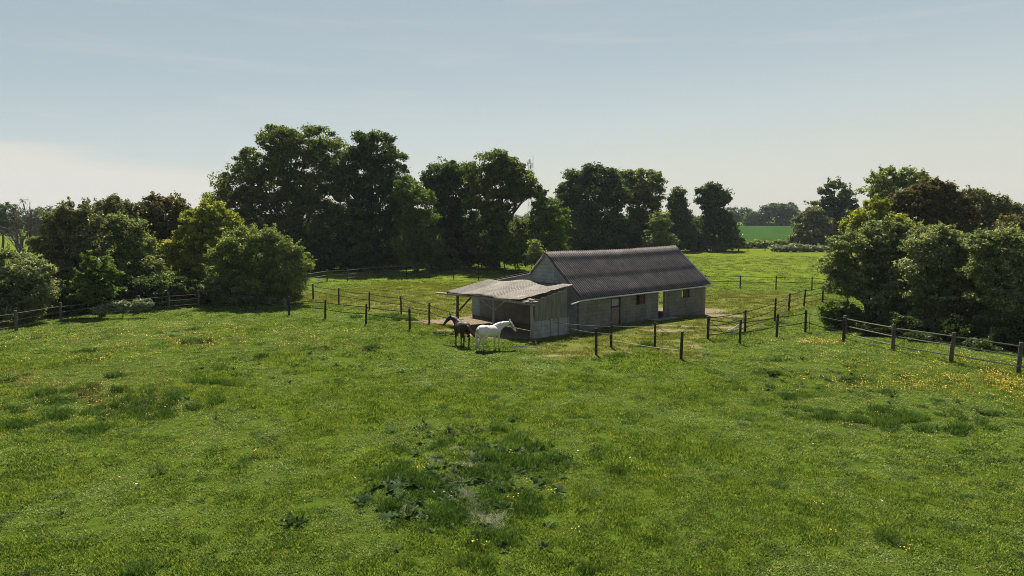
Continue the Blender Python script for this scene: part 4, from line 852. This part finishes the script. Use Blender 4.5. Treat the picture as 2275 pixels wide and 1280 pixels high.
tree('ash_tree', 'open-branched tree standing alone left of the brownish hawthorn', 'tree', 1862, 172, [(1855, 413, 22, 8), (1832, 428, 16, 7), (1880, 430, 18, 8), (1822, 452, 16, 7), (1894, 454, 16, 8), (1838, 470, 22, 10), (1855, 448, 32, 14), (1850, 470, 26, 14), (1880, 480, 28, 24), (1850, 500, 30, 24), (1885, 520, 30, 20), (1840, 525, 34, 20), (1870, 540, 40, 12)], 'dark', clump=7, per=62, dens=.85, sprays=.2, flat=.45)
tree('hawthorn', 'rounded dark bush at the edge of the bright crop field', 'shrub', 1805, 166, [(1805, 478, 24, 18), (1790, 500, 28, 22), (1822, 505, 30, 26), (1800, 528, 40, 20), (1850, 530, 30, 18), (1780, 533, 26, 14)], 'grey', clump=8, per=85, dens=1.1, stems=3)
tree('hawthorn', 'brownish hawthorn crowning the thicket on the right', 'tree', 2060, 62, [(2070, 425, 46, 24), (2035, 455, 50, 34), (2100, 450, 46, 32), (1985, 480, 46, 34), (2065, 495, 60, 36), (2130, 490, 40, 36), (1990, 530, 50, 34)], 'red', clump=10, per=90, sprays=.25, leaf=4.4, stems=2)
tree('hawthorn', 'olive hawthorn with loose twigs right of the brownish one', 'tree', 2190, 64, [(2165, 445, 36, 22), (2200, 462, 40, 26), (2240, 480, 36, 24), (2180, 500, 46, 36), (2250, 520, 46, 34), (2300, 500, 50, 30)], 'grey', clump=10, per=85, sprays=.35, leaf=4.4, stems=2)
tree('hawthorn', 'reddish-brown thorn bush at the right edge behind the pale hawthorns', 'shrub', 2262, 56, [(2255, 500, 34, 18), (2290, 510, 40, 24), (2235, 520, 30, 20)], 'red', clump=9, per=80, sprays=.3, stems=2)
tree('hazel_bush', 'yellow-green hazel at the left shoulder of the right-hand thicket', 'shrub', 1935, 58, [(1945, 462, 26, 20), (1925, 485, 32, 24), (1895, 505, 28, 20), (1940, 515, 40, 26), (1985, 500, 34, 24)], 'yellow', clump=9, per=80, sprays=.25, leaf=4.6, stems=3)
tree('hawthorn', 'hawthorn whose pale leaves overhang the rope fence on the right', 'shrub', 1950, 44, [(1885, 545, 40, 28), (1950, 545, 48, 34), (1858, 585, 36, 26), (1910, 600, 54, 36), (1985, 590, 54, 42), (1880, 635, 48, 30), (1945, 650, 60, 40), (2000, 660, 50, 40), (2010, 540, 40, 30), (1975, 700, 60, 34), (1962, 512, 40, 20), (2025, 524, 36, 20), (2035, 590, 40, 44), (2035, 680, 46, 44)], 'blossom', clump=14, per=165, leaf=4.7, sprays=.55, flat=.45, dens=1.15, stems=4)
tree('hawthorn', 'broad hawthorn mound in the middle of the right-hand thicket', 'shrub', 2090, 40, [(2060, 545, 46, 26), (2110, 560, 50, 30), (2060, 595, 54, 40), (2130, 610, 56, 42), (2080, 655, 62, 42), (2150, 670, 56, 44), (2070, 715, 60, 30), (2140, 725, 60, 30), (2085, 524, 38, 20), (2150, 545, 36, 22), (2185, 590, 36, 44), (2185, 690, 44, 44)], 'blossom', clump=14, per=165, leaf=4.7, sprays=.55, flat=.45, dens=1.15, stems=4)
tree('hawthorn', 'nearest hawthorn mound above the rail fence at the right edge', 'shrub', 2240, 36.5, [(2190, 548, 44, 24), (2245, 550, 44, 28), (2200, 600, 50, 38), (2270, 610, 54, 44), (2215, 660, 56, 44), (2290, 680, 60, 48), (2230, 720, 60, 40), (2330, 620, 60, 60), (2350, 720, 60, 50), (2300, 750, 60, 30), (2225, 526, 40, 18), (2275, 535, 36, 20)], 'blossom', clump=14, per=165, leaf=4.7, sprays=.55, flat=.45, dens=1.15, stems=4)
tree('bramble_bush', 'low dark bramble under the overhanging hawthorn', 'shrub', 1868, 42.5, [(1850, 690, 30, 18), (1885, 695, 34, 20), (1865, 712, 44, 16), (1905, 720, 34, 16)], 'mid', clump=10, per=80, leaf=5, stems=5, trunk=.02)
tree('bramble_bush', 'dark bramble filling the gap behind the right rail fence', 'shrub', 2080, 36, [(1935, 730, 34, 14, 3.6), (2000, 728, 30, 30, 3.0), (2050, 755, 40, 18, 1), (2125, 738, 34, 38, .6), (2190, 775, 44, 20, -1.6), (2250, 752, 44, 40, -1.4), (2290, 795, 40, 18, -2.7), (2345, 780, 50, 40, -3.4)], 'dark', clump=9, per=90, leaf=4.4, sprays=.5, stems=7, trunk=.02)

# left-hand thicket
tree('blackthorn', 'leafy bush above the wire fence at the left edge', 'shrub', 30, 44.5, [(20, 590, 50, 30), (75, 610, 38, 30), (15, 640, 50, 36), (80, 650, 44, 34), (40, 685, 60, 26), (-40, 620, 60, 50), (-60, 690, 70, 40)], 'blossom', clump=12, per=140, leaf=4.6, sprays=.4, stems=4)
tree('willow_bush', 'tall grey-green thicket bush with twiggy top on the left', 'shrub', 160, 52, [(165, 472, 36, 22), (130, 495, 34, 24), (190, 500, 40, 28), (145, 540, 46, 36), (205, 545, 40, 36), (120, 590, 36, 36), (170, 600, 50, 40), (150, 645, 50, 34), (140, 678, 56, 22), (105, 545, 34, 30)], 'grey', clump=10, per=85, leaf=4.4, sprays=.5, stems=5, bare=6)
tree('sycamore_sapling', 'bright green sapling leaning out over the wire fence', 'shrub', 215, 47, [(215, 590, 30, 24), (240, 608, 28, 16), (205, 625, 34, 24), (228, 650, 26, 18), (195, 655, 34, 24)], 'mid', clump=11, per=90, leaf=5.6, sprays=.25, stems=2, flat=.4)
tree('hawthorn', 'pale dusty hawthorn between grey-green bush and dark gap', 'shrub', 275, 54, [(255, 500, 30, 22), (290, 512, 34, 24), (255, 545, 36, 34), (305, 550, 38, 34), (280, 590, 50, 36), (330, 590, 30, 30), (290, 635, 44, 30), (300, 660, 56, 24), (345, 620, 34, 34)], 'pale', clump=11, per=140, leaf=4.0, sprays=.4, stems=3)
tree('willow_bush', 'olive bush with a twiggy crest rising behind the pale hawthorn', 'shrub', 255, 64, [(250, 462, 34, 20), (225, 480, 34, 22), (275, 480, 30, 20), (250, 510, 40, 26)], 'grey', clump=9, per=80, leaf=4.2, sprays=.5, stems=3, bare=6)
tree('thorn_tree', 'dark reddish thorn tree with spiky top behind the yellow-green bush', 'tree', 365, 66, [(345, 452, 24, 16), (385, 458, 32, 20), (365, 480, 44, 26), (345, 515, 36, 32), (400, 510, 36, 30), (350, 560, 44, 36), (340, 610, 40, 34), (320, 468, 26, 18), (415, 478, 24, 18), (325, 500, 26, 26)], 'red', clump=9, per=90, leaf=4.2, sprays=.4, stems=2)
tree('maple_bush', 'tall yellow-green bush behind the rounded bush', 'shrub', 450, 60, [(470, 468, 34, 18), (440, 492, 40, 24), (495, 490, 34, 22), (420, 530, 32, 28), (465, 530, 46, 34), (410, 575, 34, 34), (450, 590, 44, 36), (395, 620, 26, 26), (430, 640, 44, 28), (510, 520, 36, 30), (385, 560, 22, 28), (430, 664, 56, 18), (385, 660, 36, 18)], 'yellow', clump=10, per=100, leaf=4.6, sprays=.3, stems=4)
tree('hazel_bush', 'big rounded bush casting shade over the rope fences', 'shrub', 575, 55, [(540, 535, 44, 26), (590, 532, 40, 24), (635, 552, 36, 24), (665, 580, 34, 28), (510, 570, 36, 32), (570, 580, 50, 40), (625, 600, 50, 38), (500, 615, 40, 34), (560, 635, 54, 32), (640, 632, 42, 26), (480, 640, 40, 26), (600, 655, 44, 18), (540, 664, 60, 14), (620, 662, 56, 14), (480, 665, 40, 12)], 'pale', clump=12, per=160, leaf=4.0, sprays=.4, stems=5)
tree('bramble_bush', 'dark bramble under the thicket behind the wire fence', 'shrub', 200, 49.5, [(180, 665, 50, 26), (240, 655, 46, 26, .8), (330, 640, 54, 30, 2.5), (400, 640, 50, 28, 4.5), (110, 680, 46, 26, -2), (460, 655, 46, 22, 6)], 'dark', clump=10, per=80, leaf=5, stems=6, trunk=.02)
tree('bramble_bush', 'low pale-flowered bramble behind the wire fence on the left', 'shrub', 265, 46.2, [(245, 684, 20, 9), (270, 680, 24, 11), (300, 678, 18, 9), (225, 690, 20, 9), (325, 674, 16, 8)], 'bramble', clump=6, per=60, leaf=4.6, stems=5, trunk=.015)
tree('bare_tree', 'leafless pale tree standing above the thicket at the far left', 'tree', 55, 56, [(50, 450, 22, 14), (30, 480, 24, 20), (70, 475, 24, 20), (45, 520, 26, 30), (95, 520, 20, 30), (15, 515, 20, 24)], None, bark=bark_mat('bare_bark', (.10, .085, .07), (.20, .175, .15)), per=0, clump=5, trunk=.10, bare=22, limb=2.0)
# hedge-bank of bramble at the end of the meadow
tree('bramble_bank', 'pale flowering bramble bank at the end of the meadow', 'shrub', 1775, 148, [(1735, 553, 22, 6), (1765, 551, 26, 8), (1800, 553, 26, 7), (1835, 554, 20, 6)], 'bramble', clump=5, per=60, leaf=3.4, stems=6, trunk=.03, dens=1.6)
tree('bramble_bank', 'greener bramble hedge just behind the pale flowering bank', 'shrub', 1700, 168, [(1655, 548, 22, 10), (1690, 543, 24, 8), (1730, 543, 24, 8), (1765, 542, 18, 7)], 'pale', clump=5, per=60, leaf=3.4, stems=6, trunk=.03, dens=1.4)

# distance
pth = []; pf = []
for i in range(30):
    x = -150 + i * 2.6; yy = 143 + .02 * (x + 100) + math.sin(i * .3)
    for s_ in (-1.1, 1.1): pth.append((x, yy + s_, float(hgt(x, yy + s_)) + .05))
    if i: pf.append((2 * i - 2, 2 * i, 2 * i + 1, 2 * i - 1))
tag(obj('path', np_mesh('path', pth, pf, 4), simple('pale_track', (.28, .23, .16), (.42, .36, .27), 1, .95)), kind='structure')
def far_tree(lb, u, vt, rx, ry, Y, mt='far', name='distant_tree'):
    vb = HZ + (CAMZ - float(hgt((u - CW / 2) / F * Y, Y))) * F / Y; lo = [(u, vt + ry, rx, ry), (u - rx * .35, vt + ry * 1.7, rx * .8, ry), (u + rx * .4, vt + ry * 1.9, rx * .8, ry)]
    tree(name, lb, 'tree', u, Y, lo, mt, clump=7, per=46, leaf=3.4, dens=1.1)
far_tree('pale rounded tree at the far left edge', 8, 450, 34, 28, 150, 'far'); far_tree('distant bluish tree behind the bare tree', 98, 460, 38, 26, 240); far_tree('distant tree between the bare tree and the grey-green bush', 66, 474, 12, 10, 260, 'dark')
far_tree('distant rounded tree behind the pale dusty hawthorn', 305, 462, 26, 14, 210); far_tree('distant tree beside the dark reddish thorn tree', 215, 458, 30, 16, 200)
far_tree('left one of two distant tall trees left of the copse', 1625, 462, 18, 12, 430, 'far'); far_tree('right one of two distant tall trees left of the copse', 1655, 464, 14, 12, 440, 'far')
far_tree('lone tree rising behind the copse', 1755, 452, 18, 12, 440, 'far')
far_tree('distant tree seen at the right edge beyond the thicket', 2262, 455, 30, 14, 220, 'far')
def mass(name, label, spans, Y, mat, leaf=3.2, clump=7, per=40):
    V, Fq, va = [], [], []; off = 0
    for u0, u1, vt, vb in spans:
        k = Y / F; n = int((u1 - u0) * (vb - vt) / clump ** 2 * 2.6) + 3; uu = rng.uniform(u0, u1, n); edge = np.minimum(uu - u0, u1 - uu) / (.5 * (u1 - u0) + 1e-6); tp = vt + (vb - vt) * .5 * (1 - np.clip(edge * 2.5, 0, 1) ** .5) + 3 * np.sin(uu * .31)
        vv = tp + (vb - tp) * rng.uniform(0, 1, n) ** 1.2; yy = Y + rng.uniform(-1, 1, n) * max(6, (u1 - u0) * k * .15); c = np.array([D(a, b, y_) for a, b, y_ in zip(uu, vv, yy)])
        v, f, a = leaves_mesh(c, clump * k * rng.uniform(.7, 1.4, n), per, leaf * k); V.append(v); Fq.append(f + off); va.append(a); off += len(v)
    me = np_mesh(name, np.concatenate(V), np.concatenate(Fq), 4, dict(var=('FACE', np.concatenate(va)))); o = obj(name, me, ML[mat]); tag(o, label, None, kind='stuff'); return o
mass('copse', 'dense copse standing at the far edge of the bright crop field', [(1655, 1700, 472, 506), (1680, 1778, 459, 506), (1700, 1760, 455, 480)], 410, 'far', 3.0, 6, 44)
mass('far_hedges', 'far hedges and woods closing the fields beyond the big trees', [(100, 460, 482, 528), (430, 760, 492, 545), (740, 1000, 490, 545), (980, 1260, 488, 545), (1240, 1560, 488, 540)], 175, 'dark', 4.2, 10, 60)
mass('far_woods', 'far-off woods along the horizon', [(-300, 120, 484, 500), (60, 420, 478, 500), (380, 700, 482, 500), (700, 1300, 480, 500), (1250, 1640, 482, 502), (1600, 1680, 478, 503), (1780, 2000, 480, 503), (2000, 2600, 476, 503)], 620, 'far', 2.8, 6, 30)

# mast
k = 600 / F; mx_ = D(1181, 400, 600); root = empty('radio_mast', (mx_[0], 600, float(hgt(mx_[0], 600)))); tag(root, 'distant lattice radio mast rising behind the round-topped oak', 'mast')
bm = bmesh.new(); z1 = D(1181, 368, 600)[2]; wd = 1.6
for sx in (-1, 1):
    for sy in (-1, 1): tube(bm, [(sx * wd - 1.5, sy * wd, 0), (sx * .8 - 1.5, sy * .8, z1)], .16, 4)
for i in range(14):
    za, zb = z1 * i / 14, z1 * (i + 1) / 14; s = 1 if i % 2 else -1
    for y in (-1, 1): tube(bm, [(s * 1.2 - 1.5, y * 1.0, za), (-s * 1.1 - 1.5, y * 1.0, zb)], .1, 4)
obj('lattice', bm, MAT['mast'], root)
bm = bmesh.new(); tube(bm, [(1.2, 0, z1 * .6), (1.2, 0, z1 + 4.2)], .17, 5); obj('antenna', bm, MAT['mast'], root)
bm = bmesh.new()
for x_, z_0 in ((-3.2, z1 - 3), (-1.5, z1 - 1), (.3, z1 - 5), (-1.2, z1 - 6)): tube(bm, [(x_, 0, z_0 - 1.8), (x_, 0, z_0 + 1.6)], .42, 6)
tube(bm, [(-3.4, 0, z1 - 3), (1.4, 0, z1 - 3)], .15, 4); obj('aerial_panels', bm, MAT['mast'], root)

# ------------------------------------------------------------------ broad-leaved weeds standing in the meadow
DOCK = leaf_mat('dock_leaves', (.018, .038, .010), (.035, .065, .015), (.08, .11, .035), .35, .005, .7)
def weed(name, label, u, v, r, n, h, group=None):
    c = G(u, v); V, Fq, va = [], [], []
    for i in range(int(n * 1.7)):
        a = rng.uniform(0, 6.28); el = rng.uniform(.15, 1.4); L = r * rng.uniform(.25, .95); wdt = L * rng.uniform(.12, .22); st = np.array([math.cos(a), math.sin(a), 0]) * r * .7 * rng.uniform(0, 1)
        dr = np.array([math.cos(a) * math.cos(el), math.sin(a) * math.cos(el), math.sin(el)]); sd = np.array([-math.sin(a), math.cos(a), 0]); prev = None
        for j in range(6):
            t = j / 5; p = st + dr * L * t - np.array([0, 0, .35 * L * t * t]) + np.array([math.cos(a), math.sin(a), 0]) * .2 * L * t * t; w2 = wdt * math.sin(math.pi * min(.98, .12 + t * .88)) ** .8
            k0 = len(V); V += [p - sd * w2 + [0, 0, .02 * L], p, p + sd * w2 + [0, 0, .02 * L]]
            if j: Fq += [(k0 - 3, k0 - 2, k0 + 1, k0), (k0 - 2, k0 - 1, k0 + 2, k0 + 1)]; vv = rng.uniform(); va += [vv, vv]
    for i in range(max(1, n // 6)):
        x, y = rng.normal(size=2) * r * .12; hh = h * rng.uniform(.6, 1); k0 = len(V); V += [np.array([x - .008, y, 0]), np.array([x + .008, y, 0]), np.array([x * 1.6 + .008, y * 1.6, hh]), np.array([x * 1.6 - .008, y * 1.6, hh])]; Fq.append((k0, k0 + 1, k0 + 2, k0 + 3)); va.append(.8)
    o = obj(name, np_mesh(name, np.array(V), Fq, 4, dict(var=('FACE', va))), DOCK, smooth=True); o.location = c - Vector((0, 0, .03)); tag(o, label, 'weed', group)
for a in [('dock_plant', 'dark dock plant alone in the bare lawn at the lower left', 348, 1052, .30, 26, .4), ('dock_plant', 'spreading dock plant in the grass below the middle left', 658, 1163, .34, 30, .3), ('dock_plant', 'small dock seedling nearest the lower left corner', 134, 1148, .20, 14, .25),
          ('dock_plant', 'tiny upright dock left of the spreading dock', 313, 1168, .15, 9, .25), ('dock_plant', 'broad dock in the middle of the bleached grass patch', 1026, 1058, .30, 24, .3), ('dock_plant', 'leafy dock clump on the left side of the dark lush patch', 905, 1150, .36, 34, .35), ('dock_plant', 'pale dock rosette right of the bleached grass patch', 1193, 1138, .20, 14, .15),
          ('dock_plant', 'dock clump at the upper edge of the dark lush patch', 980, 985, .26, 20, .35), ('dock_plant', 'dock tuft below the bleached grass patch', 1085, 1140, .28, 22, .2), ('thistle_plant', 'dark thistle tuft near the left edge of the meadow', 20, 848, .34, 24, .45), ('thistle_plant', 'thistle clump in the meadow left of the dark horse', 722, 776, .38, 26, .5),
          ('dock_plant', 'wide dock patch between the rope fence and the thistle clump', 825, 777, .5, 40, .35), ('dock_plant', 'light dock plant on the right slope under the rail fence', 2180, 920, .32, 18, .3), ('dock_plant', 'pale dock among the buttercups on the right', 1782, 800, .30, 18, .4), ('thistle_plant', 'small thistle alone in the lawn right of the lush patch', 1577, 1004, .22, 16, .3),
          ('dock_plant', 'reddish dock seedling in the lawn at the lower right', 1688, 1080, .14, 10, .15), ('dock_plant', 'flat dark dock near the lower right corner', 1978, 1205, .26, 18, .15), ('dock_plant', 'dock clump on the grass right beside the dark horse', 980, 748, .30, 24, .2), ('dock_plant', 'low dock patch on the shaded grass in front of the dark horse', 940, 742, .35, 24, .2),
          ('thistle_plant', 'thistle tuft in the middle of the lawn below the gate posts', 1132, 868, .22, 16, .3), ('dock_plant', 'dock tuft close under the right rope fence', 1712, 832, .42, 28, .3)]: weed(*a)
# trampled bare ground fragments: fallen branch lying in the barn shadow
bm = bmesh.new(); tube(bm, [(0, 0, .04), (.5, .06, .06), (1.1, .02, .05), (1.6, .14, .09)], [.035, .03, .022, .01], 6); br = obj('fallen_branch', bm, MAT['timber'], None, True); br.location = G(1142, 772); br.rotation_euler = (0, 0, R(-12)); tag(br, 'bleached fallen branch on the grass beside the white horse', 'branch')

# ------------------------------------------------------------------ air
hz = bpy.data.meshes.new('haze'); bm = bmesh.new(); box(bm, -1700, 1700, -50, 1500, -2.0, 95); bmesh.ops.recalc_face_normals(bm, faces=bm.faces[:]); bm.to_mesh(hz); bm.free()
m_ = M('haze_air'); pv = m_.n('ShaderNodeVolumePrincipled'); pv.inputs['Color'].default_value = (.80, .88, 1, 1); pv.inputs['Density'].default_value = .00013; pv.inputs['Anisotropy'].default_value = .0
m_.t.links.new(pv.outputs[0], m_.out.inputs['Volume']); hz.materials.append(m_.m); ho = bpy.data.objects.new('haze', hz); COL.objects.link(ho); tag(ho, 'thin summer haze in the air', None, kind='stuff')

# things of one kind share a group phrase
GROUPS = dict(dock_plant='dock plants dotted over the meadow', thistle_plant='thistle tufts in the meadow', oak_tree='big oaks behind the paddock', hawthorn='hawthorns of the thickets', undergrowth_bush='bushes under the big trees',
              bramble_bush='brambles at the foot of the thickets', bramble_bank='bramble banks at the end of the meadow', distant_tree='distant trees beyond the fields', rope_fence='black post and rope fences', rail_fence='post and rail fences', horse='horses in front of the lean-to')
for o in list(S.objects):
    if o.parent is None and o.get('category') and o.name.split('.')[0] in GROUPS: o['group'] = GROUPS[o.name.split('.')[0]]
